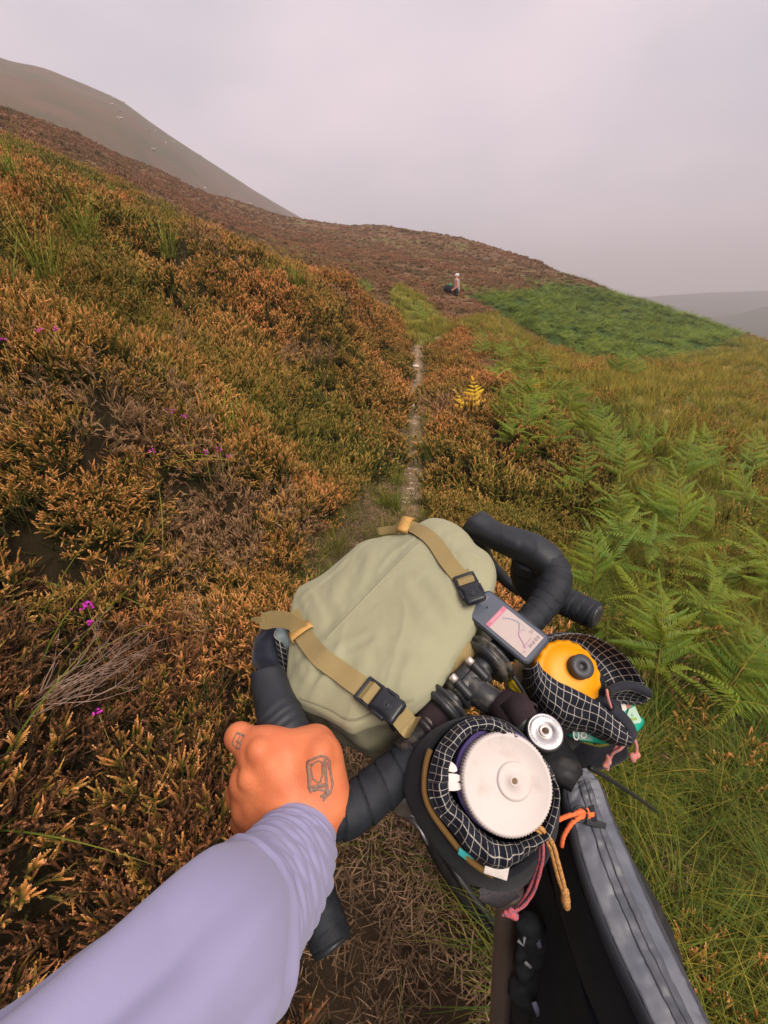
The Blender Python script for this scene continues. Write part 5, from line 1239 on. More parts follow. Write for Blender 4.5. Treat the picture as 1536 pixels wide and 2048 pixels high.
c0 = sum(rgs[0], Vector()) / 40
for t in (.3, .6, 1.0): rgs.append([c0 + (p - c0) * (1 - .35 * t) + (P(584,1375,.72) - c0) * t for p in rgs[0]])
v, f = loft(rgs, cap1=True); o = mk('pouch', v, f, m_grid, gp2, uv=grid_uv(rgs)); so = o.modifiers.new('thick', 'SOLIDIFY'); so.thickness = .0015
blob([C(17, 15, .70, .70, (565,1270), (578,1282))], .003, 'cloth', mat('pale_blue_cloth', (.30, .38, .38), rough=.9, var=.15, vscale=60, bump=.3, bscale=600), gp2, .01, 2, .002, 60)

# ------------------------------------------------------------------ left feed pouch with the jar
JA = camv(.03, .40, -.83).normalized(); JO = P(1013, 1565, .462)
def LBp(pts, off, sc=1.0, dx=0, dy=0):
    cx = sum(p[0] for p in pts) / len(pts); cy = sum(p[1] for p in pts) / len(pts)
    return [PL(cx + (a - cx) * sc + dx, cy + (b_ - cy) * sc + dy, JO, JA, off) for a, b_ in pts]
O_ = [(857,1560),(874,1497),(912,1452),(960,1434),(1008,1446),(1050,1485),(1100,1535),(1116,1600),(1098,1672),(1050,1714),(1002,1737),(950,1717),(904,1662),(866,1612)]
I_ = [(897,1562),(905,1512),(930,1478),(964,1462),(1000,1472),(1052,1496),(1094,1545),(1104,1602),(1084,1652),(1046,1678),(1000,1682),(955,1655),(920,1615),(903,1590)]
M_ = [(806,1575),(822,1510),(866,1462),(940,1446),(1010,1456),(1060,1496),(1098,1556),(1112,1625),(1106,1690),(1072,1755),(1000,1790),(938,1768),(878,1708),(830,1638)]
NS = 150
def dens(L, n=NS): return [Vector(p) for p in catmull(L, n, True)]
loops = [dens(LBp(I_, -.060)), dens(LBp(I_, -.030)), dens(LBp(I_, -.012))]
Iw, Ow = dens(LBp(I_, -.010)), dens(LBp(O_, -.014)); 
for j in range(1, 12):
    t = j / 12; L0 = []
    for k in range(NS):
        a = 2 * math.pi * k / NS; p = Iw[k] * (1 - t) + Ow[k] * t + JA * (.013 * math.sin(math.pi * min(1, t * 1.05)) ** .8)
        pl = .0042 * math.sin(a * 17 + 3 * math.sin(a * 3)) * math.sin(math.pi * t) * (.4 + .6 * abs(math.sin(a * 1.5 + 1))); p = p + JA * pl + JA * .006 * nrm_noise(p, 34, 2) + (p - JO).normalized() * .003 * nrm_noise(p, 52, 5); L0.append(p)
    loops.append(L0)
loops.append(Ow)
for sc_, off in ((1.015, -.022), (1.01, -.032), (.99, -.045), (.97, -.06)): loops.append([p + JA * .002 * nrm_noise(p, 40, 6) for p in dens(LBp(O_, off, sc_))])
fp = empty('feed_pouch', P(1000, 1760, .55), 'black mesh feed pouch with grid cloth collar holding the white lidded jar', 'pouch')
v, f = loft(loops); mk('collar', v, f, m_grid, fp, uv=grid_uv(loops))
Tp = [(848,1566),(860,1500),(900,1452),(955,1432),(1010,1444),(1056,1484),(1096,1540),(1114,1602),(1094,1680),(1052,1730),(1000,1752),(944,1724),(896,1670),(858,1614)]
T0 = dens(LBp(Tp, -.024)); Mw = [Vector(p) for p in catmull([PL(a, b_, JO, JA, -.075) for a, b_ in M_], NS, True)]
cm = sum(Mw, Vector()) / NS; body = []
for j in range(9):
    t = j / 8; body.append([T0[k] * (1 - t) + Mw[k] * t + (Mw[k] - cm).normalized() * .004 * math.sin(math.pi * t) for k in range(NS)])
for t in (.35, .7, 1.0): body.append([cm + (p - cm) * (1 - .62 * t ** .8) + Vector((.012, .0, -.09)) * t for p in Mw])
inner = [[c + (p - c) * .96 + JA * -.004 for p in T0] for c in [sum(T0, Vector()) / NS]]
v, f = loft(inner + body, cap1=True); mk('tub', v, f, m_blkcloth, fp)
pi_ = [T0[k % NS] for k in range(118, 118 + NS - 40)]
pip = [T0[k % NS] + JA * .001 for k in list(range(110, 150)) + list(range(0, 12))]; v, f, uv = tube(pip, .0034, 8); mk('piping', v, f, m_brownpipe, fp, uv=uv)
Aq = [PL(a, b_, JO, JA, -.055) for a, b_ in ((958,1778),(990,1760),(1030,1752))]; Bq = [PL(a, b_, JO, JA, -.085) for a, b_ in ((972,1800),(1000,1816),(1042,1792))]
rows = patch(Aq, Bq, 20, 8, JA * .008 + camv(-.004, 0, -.006)); v, f = loft(rows, closed=False); mk('mesh_pocket', v, f, m_mesh, fp)
# things tucked between collar and tub
pk = tag(mk('snack_wrapper', *join(box(PL(992,1738,JO,JA,-.022), camv(.012,-.004,0), camv(.002,.006,.002), JA*.003, .001)), mat('white_wrapper', (.66,.60,.56), rough=.45, var=.1, vscale=90)), 'white wrapper corner tucked between grid collar and black tub', 'wrapper')
pk2 = tag(mk('snack_wrapper', *join(box(PL(932,1712,JO,JA,-.022), camv(.008,-.006,0), camv(.001,.003,.001), JA*.002, .0008)), mat('teal_wrapper', (.02,.28,.28), rough=.45)), 'teal wrapper edge showing at the brown piped rim of the pouch', 'wrapper')
# jar: purple shoulder, white ribbed lid
m_lid = mat('white_lid_plastic', (.65, .575, .54), rough=.5, spec=.35, col2=(.54, .46, .41), vscale=26, lo=.30, hi=.44, bump=.10, bscale=700); m_purple = mat('purple_jar_plastic', (.105, .075, .255), rough=.35, spec=.5)
jar = empty('jar', JO - JA * .10, 'purple jar with wide white ribbed lid standing in the left grid pouch', 'jar')
lr = .0488; JO = JO + JA * .004
v, f = lathe(JO, JA, [(.030, -.15), (.046, -.148), (.049, -.14), (.049, -.045), (.0485, -.034), (.0468, -.027), (.0468, -.022)], 64)
cshift = PL(990, 1548, JO, JA, -.036) - (JO - JA * .036)
mk('body', [p + cshift for p in v], f, m_purple, jar)
v, f = lathe(JO + cshift * .35, JA, [(lr + .0012, -.0245), (lr + .0022, -.0235), (lr + .0022, -.0195), (lr + .0012, -.0185)], 80); mk('neck_ring', v, f, m_purple, jar)
NL = 360
def serr(t, i): return 1 + (.012 if i in (1, 2, 3) else .006 if i in (0, 4) else 0) * (1 if int(t / (2 * math.pi) * 90 * 4 + .5) % 4 > 1 else -.5)
v, f = lathe(JO, JA, [(lr * .985, -.0185), (lr * .99, -.017), (lr * .99, -.008), (lr * .985, -.003), (lr * .965, -.0008), (lr * .93, .0006), (lr * .90, .0006), (lr * .885, .0000), (lr * .3, .0002)], NL, serr)
boss = PL(1028, 1562, JO, JA) - JO
lidm = mk('lid', v, f, m_lid, jar)
v, f = lathe(JO + boss, JA, [(lr * .39, -.0006), (lr * .375, .0006), (lr * .36, .0022), (lr * .33, .0028), (lr * .30, .0026), (lr * .10, .0026), (lr * .092, .0034), (lr * .066, .0034), (lr * .06, .0010)], 60); mk('boss', v, f, m_lid, lidm)
v, f = lathe(JO + boss + JA * .0012, JA, [(.0027, -.001), (.0027, .0006), (.001, .0002)], 18); mk('lid_hole', v, f, mat('hole_brown', (.20, .13, .08), rough=.8), jar)  # small brown plug at the bottom of the hole
# spork tines
m_ti = mat('titanium', (.66, .58, .56), rough=.4, metal=.35)
g = []
for a, b_, w in (((893,1529),(914,1541),.0095), ((893,1556),(925,1556),.0085), ((897,1572),(926,1573),.0085)):
    pa, pb = PL(*a, JO, JA, -.0105), PL(*b_, JO, JA, -.0085); c_ = [pa * (1 - t) + pb * t for t in (0, .35, .65, .85, 1)]; g.append(ribbon(c_, JA.cross(pb - pa), w, .0010, [1, 1, .85, .6, .15])[:2])
g.append(ribbon([PL(878,1550,JO,JA,-.020), PL(896,1552,JO,JA,-.0115)], JA.cross(PL(896,1552,JO,JA) - PL(878,1550,JO,JA)), .030, .001)[:2])
tag(mk('spork', *join(*g), m_ti, smooth=False), 'titanium spork with three tines showing beside the purple jar', 'spork')
# cords hanging from the collar
def cord(name, pts, r, m, parent, knot=None, n=40):
    p_ = [P(*q) for q in pts]; v, f, uv = tube(catmull(p_, n), r, 8, mod=lambda s, a: r * .10 * math.sin(s * 1800 + a * 2)); o = mk(name, v, f, m, parent, uv=uv)
    if knot:
        kp = [P(*q) for q in knot]; caps = [(tuple(kp[i]), tuple(kp[i + 1]), r * 1.9, r * 1.7) for i in range(len(kp) - 1)]; D, lo = sdf_caps(caps, r * .55, r); V, Fc = surface_net(D, lo, r * .55); mk('knot', V, Fc, m, o)
    return o
def cord_mat(name, c1, c2): return mat(name, c1, rough=.8, col2=c2, vscale=420, lo=.42, hi=.5, bump=.5, bscale=900)
m_pink = cord_mat('pink_cord', (.62, .13, .14), (.16, .13, .22)); m_pale = m_pale; m_tan = cord_mat('tan_cord', (.60, .30, .10), (.34, .17, .06)); m_rose = cord_mat('rose_cord', (.76, .24, .18), (.30, .28, .34)); m_ora = mat('orange_cord', (.88, .19, .06), rough=.7, var=.1, vscale=300)
cord('pull_cord', [(1072,1652,.452),(1084,1675,.452),(1086,1710,.455),(1078,1750,.462),(1066,1785,.468),(1046,1812,.47),(1022,1826,.472)], .0020, m_pink, fp, [(1022,1822,.472),(1030,1832,.472),(1012,1826,.473)])
cord('pull_cord', [(1070,1650,.454),(1078,1675,.456),(1080,1715,.459),(1068,1755,.468),(1052,1790,.474),(1036,1814,.474),(1018,1826,.473),(1004,1829,.474)], .0020, m_pink, fp)
cord('pull_cord', [(1066,1648,.451),(1086,1660,.449),(1106,1690,.45),(1116,1725,.452),(1124,1755,.454),(1131,1785,.456)], .0024, m_tan, fp)
cord('pull_cord', [(1064,1654,.452),(1080,1664,.451),(1099,1692,.452),(1109,1727,.454),(1117,1757,.456),(1128,1787,.457)], .0024, m_tan, fp, [(1130,1784,.455),(1131,1800,.456),(1133,1812,.457)])

# ------------------------------------------------------------------ right feed pouch with the yellow bottle
BA = camv(.12, .46, -.86).normalized(); BO = P(1143, 1345, .585)
def RP(a, b_, off): return PL(a, b_, BO, BA, off)
fr = empty('feed_pouch', P(1130, 1420, .68), 'black grid cloth feed pouch with gaping collar round the yellow bottle lid', 'pouch')
crest = [(1074,1322),(1080,1336),(1100,1352),(1128,1372),(1158,1388),(1188,1403),(1218,1424),(1244,1444),(1258,1462)]
lowf = [(1044,1334),(1054,1385),(1074,1425),(1098,1450),(1130,1462),(1165,1466),(1196,1476),(1222,1486),(1252,1486)]
A = [RP(a, b_, o_) for (a, b_), o_ in zip(crest, (.006,.010,.014,.014,.014,.013,.012,.010,.006))]
B = [RP(a, b_, o_) for (a, b_), o_ in zip(lowf, (-.03,-.05,-.055,-.055,-.055,-.05,-.035,-.02,-.004))]
def wrinkled(rows, amp, dirv, s=34, seed=1): return [[p + dirv * (amp * nrm_noise(p, s, seed) + amp * .5 * nrm_noise(p, s * 2.2, seed + 3)) for p in map(Vector, r)] for r in rows]
rows = wrinkled(patch(A, B, 70, 26, BA * .012 + camv(-.006, -.004, -.010), lambda v: math.sin(math.pi * v) ** .8), 0.0072, BA)
back = [[p - BA * .012 + (BO - p).normalized() * .004 for p in rows[0]], [p - BA * .004 + (BO - p).normalized() * .0035 for p in rows[0]]]
allr = back + rows; v, f = loft(allr, closed=False); o = mk('front_lip', v, f, m_grid, fr, uv=grid_uv(allr)); so = o.modifiers.new('thick', 'SOLIDIFY'); so.thickness = .0016
inn = [(1078,1318),(1098,1296),(1122,1290),(1150,1298),(1178,1322),(1196,1345),(1208,1366),(1212,1384)]
outr = [(1072,1300),(1102,1278),(1135,1270),(1168,1268),(1215,1286),(1258,1320),(1280,1352),(1290,1376)]
A = [RP(a, b_, -.012) for a, b_ in inn]; B = [RP(a, b_, o_) for (a, b_), o_ in zip(outr, (.004,.010,.016,.022,.026,.026,.022,.016))]
rows = wrinkled(patch(A, B, 80, 22, BA * -.004 + camv(.003, .003, .004)), .0060, BA, 30, 7)
for t in (.25, .5, .75, 1.0): rows.append([p + (p - BO).normalized() * .010 * math.sin(t * 2.4) - BA * .055 * t for p in rows[21]])
v, f = loft(rows, closed=False); o = mk('rear_lip', v, f, m_grid, fr, uv=grid_uv(rows)); so = o.modifiers.new('thick', 'SOLIDIFY'); so.thickness = .0016
# hem tunnel of the gaping mouth: upper band, dark inside, lower band
A = [RP(a, b_, .012) for a, b_ in ((1212,1378),(1232,1368),(1256,1364),(1276,1368),(1292,1376))]; B = [RP(a, b_, .016) for a, b_ in ((1216,1388),(1234,1382),(1258,1378),(1280,1384),(1302,1396))]
v, f = loft(wrinkled(patch(A, B, 30, 8, BA * .006), .0012, BA), closed=False); o = mk('hem', v, f, m_hem, fr); so = o.modifiers.new('thick', 'SOLIDIFY'); so.thickness = .002
A = [RP(a, b_, .010) for a, b_ in ((1218,1388),(1236,1382),(1258,1379),(1280,1385),(1300,1396))]; B = [RP(a, b_, -.012) for a, b_ in ((1214,1394),(1232,1404),(1256,1408),(1278,1410),(1298,1400))]
v, f = loft(patch(A, B, 30, 10, BA * -.012), closed=False); o = mk('mouth_lining', v, f, m_grid, fr, uv=grid_uv(patch(A, B, 30, 10, BA * -.012))); so = o.modifiers.new('thick', 'SOLIDIFY'); so.thickness = .0015
A = [RP(a, b_, .0) for a, b_ in ((1214,1404),(1226,1410),(1242,1425),(1256,1444),(1263,1464),(1256,1480))]; B = [RP(a, b_, .010) for a, b_ in ((1218,1425),(1232,1436),(1246,1450),(1254,1464),(1254,1478),(1246,1488))]
v, f = loft(wrinkled(patch(A, B, 30, 8, BA * .006 + camv(.004, 0, 0)), .001, BA), closed=False); o = mk('hem', v, f, m_hem, fr); so = o.modifiers.new('thick', 'SOLIDIFY'); so.thickness = .002
A = [RP(a, b_, -.012) for a, b_ in ((1186,1396),(1206,1390),(1224,1396),(1240,1404))]; B = [RP(a, b_, -.006) for a, b_ in ((1200,1412),(1220,1426),(1236,1436),(1246,1446))]
v, f = loft(patch(A, B, 16, 6, BA * -.004), closed=False); o = mk('throat', v, f, m_hem, fr); so = o.modifiers.new('thick', 'SOLIDIFY'); so.thickness = .002
cyl = []
for off, r_, q_ in ((-.015, .050, 0), (-.05, .054, .2), (-.10, .054, .6), (-.16, .050, 1.0)):
    c = BO + BA * off * .35 + Vector((0, 0, off * .75)); cyl.append([c + camv(math.cos(a) * r_, math.sin(a) * r_ * .75, math.sin(a) * r_ * .55) for a in [2 * math.pi * k / 48 for k in range(48)]])
v, f = loft(cyl, cap0=True, cap1=True); mk('tub', v, f, m_blkcloth, fr)
v, f = loft(wrinkled(patch([P(1128,1478,.63), P(1165,1486,.635), P(1205,1494,.64), P(1250,1478,.65)], [P(1130,1512,.66), P(1165,1536,.66), P(1205,1532,.665), P(1232,1518,.67)], 30, 12, camv(0, -.003, -.014)), .002, N1), closed=False); o = mk('outer_pocket', v, f, m_blkcloth, fr); so = o.modifiers.new('thick', 'SOLIDIFY'); so.thickness = .003
cord('pull_cord', [(1213,1378,.560),(1216,1395,.558),(1221,1412,.560),(1226,1430,.57)], .0018, m_rose, fr)
cord('pull_cord', [(1228,1474,.572),(1240,1480,.568),(1248,1488,.565),(1240,1498,.566),(1226,1506,.57),(1219,1518,.574),(1214,1535,.576)], .0021, m_rose, fr)
cord('pull_cord', [(1230,1478,.575),(1234,1490,.572),(1228,1500,.572),(1222,1512,.575),(1217,1525,.577),(1215,1540,.577)], .0021, m_rose, fr, [(1217,1514,.575),(1216,1524,.576),(1210,1531,.576)])
cord('pull_cord', [(1234,1472,.571),(1250,1470,.568),(1262,1472,.566),(1270,1482,.565),(1273,1496,.566),(1272,1508,.567)], .0022, m_rose, fr, [(1274,1510,.567),(1264,1513,.567),(1266,1519,.567)])
v, f, _ = tube([P(1224,1466,.568), P(1242,1474,.565)], .0035, 10); mk('cord_lock', v, f, m_blkplastic, fr)
# bottle with the scalloped yellow lid
m_ylid = mat('yellow_orange_lid', (.93, .36, .003), rough=.42, spec=.4, var=.05, vscale=18); m_bott = mat('bottle_plastic', (.50, .48, .44), rough=.3, spec=.5)
bo = empty('bottle', BO - BA * .10, 'bottle with yellow orange scalloped lid and black cap in the right grid pouch', 'bottle')
lrb = .0450; BO = BO + BA * .004
v, f = lathe(BO - BA * .012, BA, [(lrb * 1.0, -.022), (lrb * 1.03, -.018), (lrb * 1.03, -.005), (lrb * 1.0, .000), (lrb * .955, .0032), (lrb * .90, .0040), (lrb * .80, .0044), (lrb * .785, .0052), (lrb * .5, .0078), (lrb * .36, .0085)], 168, lambda t, i: 1 + (.022 if i < 5 else .006 if i == 5 else 0) * math.cos(t * 18))
mk('lid', v, f, m_ylid, bo)
spc = PL(1160, 1334, BO, BA, .002) - BO
v, f = lathe(BO + spc - BA * .006, BA, [(.0140, -.003), (.0158, -.002), (.0160, .003), (.0148, .0045), (.0146, .007), (.0156, .0082), (.0158, .0130), (.0148, .0145), (.0060, .0146), (.0054, .0140), (.0050, .009), (.002, .008)], 48); mk('spout_cap', v, f, mat('spout_rubber', (.050, .050, .056), rough=.45, spec=.4), bo)
v, f = lathe(BO - BA * .03, BA, [(.036, 0), (.039, -.01), (.039, -.12), (.034, -.128)], 40); mk('body', v, f, m_bott, bo)

# ------------------------------------------------------------------ green snack packet below it
m_green = mat('green_foil', (.004, .40, .255), rough=.32, spec=.5, var=.18, vscale=60, bump=.25, bscale=70); m_dgreen = mat('dark_green_print', (.004, .16, .11), rough=.35); m_white = mat('packet_white', (.66, .60, .55), rough=.4); m_pgr = mat('packet_pale_green', (.36, .56, .42), rough=.4); m_brown = mat('packet_brown', (.30, .09, .05), rough=.4); m_leafg = mat('packet_leaf', (.20, .36, .04), rough=.4)
pkt = empty('snack_packet', P(1220, 1460, .64), 'bright green snack packet sticking out below the right grid pouch', 'snack packet')
gO, gN = P(1225, 1450, .590), (camv(-.10, .50, -.85)).normalized()
def GQ(a, b_, off=0.0): return PL(a, b_, gO, gN, off)
edge = [(1128,1460),(1145,1452),(1240,1405),(1265,1408),(1278,1430),(1289,1440),(1284,1456),(1262,1474),(1240,1484),(1216,1488),(1170,1484),(1140,1474)]
ed = [Vector(p) for p in catmull([GQ(a, b_) for a, b_ in edge], 72, True)]; ec = sum(ed, Vector()) / 72
lo_ = [[ec + (p - ec) * r - gN * .010 * (1 - r ** 4) for p in ed] for r in (.05, .6, .9, 1.0)] + [[ec + (p - ec) * r + gN * .010 * (1 - r ** 4) for p in ed] for r in (1.0, .93, .75, .4, .05)]
v, f = loft(lo_, cap0=True, cap1=True); mk('packet', v, f, m_green, pkt)
def flatp(poly, m, nm, off=.0105, par=pkt):
    a = [GQ(x_, y_, off) for x_, y_ in poly]; b_ = [p - gN * .001 for p in a]; v, f = loft([b_, a], cap0=True, cap1=True); return mk(nm, v, f, m, par, smooth=False)
flatp([(1252,1436),(1258,1418),(1270,1412),(1278,1430),(1283,1440),(1280,1446),(1262,1448)], m_pgr, 'window_print'); flatp([(1242,1408),(1250,1406),(1254,1418),(1246,1426)], m_white, 'stripe_print', .0112); flatp([(1252,1408),(1264,1408),(1262,1415),(1253,1418)], m_brown, 'bar_print', .0112); flatp([(1258,1436),(1274,1435),(1274,1440),(1260,1442)], m_leafg, 'leaf_print', .0112)
flatp([(1144,1466),(1180,1457),(1186,1482),(1160,1480)], m_dgreen, 'panel_print')
mk('lettering', *text_geo('08', GQ(1147, 1482, .0112), GQ(1182, 1474, .0112) - GQ(1147, 1482, .0112), GQ(1144, 1462, .0112) - GQ(1147, 1482, .0112), .0195), mat('packet_grey', (.42, .40, .40), rough=.4), pkt, smooth=False)
mk('lettering', *text_geo('c', GQ(1264, 1433, .0116), GQ(1272, 1430, .0116) - GQ(1264, 1433, .0116), GQ(1262, 1428, .0116) - GQ(1264, 1433, .0116), .006), mat('packet_ink', (.02, .06, .08), rough=.4), pkt, smooth=False)
v, f, _ = tube(catmull([P(1188,1468,.605), P(1184,1478,.603), P(1190,1487,.604), P(1199,1482,.606), P(1200,1470,.607)], 20), .0018, 8); mk('hang_loop', v, f, m_blkcloth, fr)

# ------------------------------------------------------------------ top tube bag and frame bag
m_tpu = mat('dusty_grey_coated_nylon', (.090, .100, .128), rough=.42, spec=.45, col2=(.17, .175, .20), vscale=16, lo=.40, hi=.66, bump=.35, bscale=45); m_side = fabric('black_side_panel', (.010, .011, .015), rough=.8, var=.3, vs=30, weave=1200)
m_bind = fabric('grey_binding', (.038, .040, .052), weave=1000); m_zip = mat('zip_rubber', (.085, .090, .108), rough=.4, spec=.4, var=.2, vscale=40); m_stitch = mat('stitch_thread', (.025, .026, .034), rough=.8)
tb = empty('top_tube_bag', Vector((.27, .1, .9)), 'long grey and black bag with orange zip pull along the top tube', 'bag')
# edge stations: front -> back in the picture: outer left, top left, top right, outer right with depth
ST = [((1132,1562,.548),(1140,1556,.550),(1172,1540,.552),(1186,1552,.556)), ((1126,1600,.534),(1134,1586,.532),(1196,1566,.536),(1206,1585,.545)), ((1134,1650,.515),(1146,1636,.510),(1216,1622,.515),(1230,1650,.528)), ((1160,1750,.480),(1172,1738,.474),(1258,1722,.480),(1276,1752,.494)), ((1206,1880,.441),(1222,1868,.434),(1314,1850,.440),(1336,1880,.456)), ((1264,2010,.405),(1284,2000,.396),(1376,1978,.404),(1400,2010,.422)), ((1330,2150,.372),(1352,2140,.362),(1444,2112,.370),(1470,2150,.390)), ((1440,2360,.330),(1462,2350,.322),(1560,2300,.330),(1590,2350,.350))]
NT = 90
ls = [[Vector(p) for p in catmull([P(*s[k]) for s in ST], NT)] for k in range(4)]
rows = []
for i in range(NT):
    a, b_, c, d = (ls[k][i] for k in range(4)); dn = Vector((0, 0, -1)); row = []
    up = (b_ - a).cross(ls[1][min(i + 1, NT - 1)] - ls[1][max(i - 1, 0)]); 
    for t in np.linspace(0, 1, 20):
        p = b_ * (1 - t) + c * t + Vector((0, 0, .006 * math.sin(math.pi * t))); w = .0022 * nrm_noise(Vector((i * .16, t * 2.2, 0)), 2.2, 4) + .0016 * nrm_noise(Vector((i * .5, t * 2, 3)), 1.6, 9); row.append(p + Vector((0, 0, w)))
    rows.append(row)
v, f = loft(rows, closed=False); o = mk('top_panel', v, f, m_tpu, tb); so = o.modifiers.new('thick', 'SOLIDIFY'); so.thickness = .002
def lay(t0, t1, off, m, nm, i0=0, i1=NT, n=6, par=tb, th_=.0012, wob=0):
    rr = []
    for i in range(i0, i1):
        r0 = rows[i]; L0 = []
        for t in np.linspace(t0, t1, n):
            t = t + wob * nrm_noise(Vector((i * .35, t0 * 9, 1)), 1.0, 2); x_ = t * 19; j = min(int(x_), 18); p = r0[j] * (1 - (x_ - j)) + r0[j + 1] * (x_ - j); L0.append(p + Vector((-.1, -.3, .95)).normalized() * off)
        rr.append(L0)
    v, f = loft(rr, closed=False); o = mk(nm, v, f, m, par); so = o.modifiers.new('thick', 'SOLIDIFY'); so.thickness = th_; return o
lay(.36, .53, .0020, m_zip, 'zip_flap', 10); lay(.545, .70, .0020, m_zip, 'zip_flap', 10); lay(.527, .548, .0014, mat('zip_gap', (.012, .012, .015), rough=.6), 'zip_teeth', 10, NT, 3)
lay(.215, .232, .0009, m_stitch, 'seam', 6, NT, 2, tb, .0006, .012); lay(.742, .760, .0012, m_stitch, 'seam', 6, NT, 2, tb, .0006, .01); lay(.02, .032, .0009, m_stitch, 'seam', 6, NT, 2, tb, .0006, .02)
lay(-.0, .15, .0008, m_tpu, 'panel_edge', 14, NT, 6, tb, .0012, .02); lay(.86, 1.0, .0008, m_tpu, 'panel_edge', 14, NT, 6, tb, .0012, .02)
def wallstrip(A, B, m, nm, nv=8, bulge=Vector((0, 0, 0))):
    v, f = loft([[A[i] * (1 - t) + B[i] * t + bulge * math.sin(math.pi * t) for i in range(NT)] for t in np.linspace(0, 1, nv)], closed=False); o = mk(nm, v, f, m, tb); so = o.modifiers.new('thick', 'SOLIDIFY'); so.thickness = .002; return o
wallstrip(ls[1], ls[0], m_bind, 'edge_binding', 6, Vector((-.002, 0, .002))); wallstrip(ls[2], ls[3], m_bind, 'edge_binding', 6, Vector((.002, 0, .002)))
lowl = [p + Vector((.004, .01, -.115)) for p in ls[0]]; lowr = [p + Vector((-.006, .01, -.115)) for p in ls[3]]
wallstrip(ls[0], lowl, m_side, 'side_panel', 10, Vector((-.005, 0, 0))); wallstrip(ls[3], lowr, m_side, 'side_panel', 10, Vector((.005, 0, 0))); wallstrip(lowl, lowr, m_side, 'base_panel', 4)
v, f = loft([[ls[k][0] for k in range(4)], [ls[k][0] + Vector((0, .012, -.03)) for k in range(4)], [lowl[0], lowl[0] * .6 + lowr[0] * .4, lowl[0] * .4 + lowr[0] * .6, lowr[0]]], closed=False); mk('nose_panel', v, f, m_bind, tb)
# zip pull with orange cord
q0 = rows[17][11]; UPV = Vector((-.1, -.35, .93)).normalized()
v, f = box(P(1192,1648,.497), camv(.011, -.004, 0), camv(.0015, .004, .001), UPV * .002, .0008); zs = mk('zip_slider', v, f, m_blkplastic, tb)
v, f = box(P(1186,1634,.497), camv(.003, -.014, .001), camv(.003, .001, 0), UPV * .0024, .0008); mk('zip_slider', v, f, m_blkplastic, tb)
v, f, _ = tube(catmull([P(1160 + 15 * math.cos(a), 1628 + 15 * math.sin(a), .494) for a in np.linspace(0, 6.0, 12)], 30), .0013, 8); mk('pull_ring', v, f, m_blkplastic, tb)
g = []
for pts in ([(1180,1622,.498),(1165,1622,.496),(1148,1628,.494),(1130,1634,.494),(1110,1643,.494)], [(1180,1632,.498),(1162,1634,.496),(1146,1644,.494),(1134,1660,.494),(1126,1676,.494),(1123,1692,.496)]):
    p_ = [P(*q) for q in pts]; v, f, _ = tube(catmull(p_, 24), .0026, 8, mod=lambda s, a: .0003 * math.sin(s * 1500)); mk('pull_cord', v, f, m_ora, tb)
v, f = box(P(1172,1626,.4965), camv(.0095, .001, 0), camv(.0005, .0050, .001), UPV * .0022, .0012); mk('pull_cord', v, f, m_ora, tb)
# frame bag: black flank dropping below
fb = empty('frame_bag', Vector((.26, .1, .5)), 'black frame bag filling the frame below the top tube bag', 'bag')
def flank(y, z): return .225 + .045 * max(0, (.80 - z)) + .0
prof_top = [(.40, .86), (.30, .86), (.10, .86), (-.2, .84), (-.55, .80)]; prof_bot = [(.42, .62), (.365, .44), (.30, .29), (.0, .26), (-.45, .55)]
T_ = catmull([(a, b_, 0) for a, b_ in prof_top], 40); B_ = catmull([(a, b_, 0) for a, b_ in prof_bot], 40)
ra, rb_ = [], []
for t in np.linspace(0, 1, 26):
    La, Lb = [], []
    for i in range(40):
        y, z, _ = T_[i] * (1 - t) + B_[i] * t; bl = .020 * math.sin(math.pi * min(1, t)) * math.sin(math.pi * i / 39) + .004 * nrm_noise(Vector((y, z, 0)), 9, 2)
        x0 = .262 + .10 * max(0, .86 - z) * .25; La.append(Vector((x0 - .040 - bl, y, z))); Lb.append(Vector((x0 + .030 + bl, y, z)))
    ra.append(La); rb_.append(Lb)
geos = [loft(ra, closed=False), loft(rb_, closed=False)] + [loft([[r[k] for r in ra], [r[k] for r in rb_]], closed=False) for k in (0, 39)] + [loft([ra[j], rb_[j]], closed=False) for j in (0, 25)]
fbo = mk('shell', *join(*geos), m_side, fb)
v, f, uv = tube([Vector(p) + Vector((-.003, 0, 0)) for p in catmull([ra[3][3], ra[12][3], ra[20][4], ra[24][8]], 40)], .0022, 8); mk('zip', v, f, mat('zip_grime', (.10, .08, .06), rough=.8, var=.6, vscale=120), fb)
# mesh side pocket with a pair of gloves
m_glove = mat('glove_knit', (.030, .033, .036), rough=.85, var=.35, vscale=55, bump=.5, bscale=500); m_grey = mat('glove_print', (.42, .44, .44), rough=.5)
m_lilac = mat('glove_lilac_print', (.34, .34, .48), rough=.5)
def glove(base, seq, lab, seed):
    o = blob(seq, .004, 'glove', m_glove, None, .014, 2, .003, 45, seed); return tag(o, lab, 'glove', None)
g1 = glove(None, [C(16, 18, .58, .60, (1048,1850), (1046,1930)), C(15, 17, .58, .60, (1068,1846), (1074,1900)), C(15, 15, .59, .60, (1088,1862), (1100,1925)), C(16, 14, .60, .61, (1100,1925), (1085,1968)), C(17, 17, .60, .61, (1046,1930), (1070,1965)), C(20, 22, .61, .62, (1040,1965), (1085,2010)), C(14, 16, .61, .62, (1032,1985), (1075,2030)), C(12, 14, .61, .62, (1085,1968), (1112,1985))], 'crumpled dark grey glove with a white tick, uppermost in the side pocket', 3)
g2 = glove(None, [C(12, 20, .60, .61, (1112,1958), (1118,2090)), C(11, 18, .60, .61, (1096,1990), (1092,2090)), C(12, 18, .60, .61, (1128,1975), (1146,2090)), C(12, 16, .61, .61, (1078,2010), (1066,2090))], 'dark glove with lilac print at the bottom edge of the photo', 6)
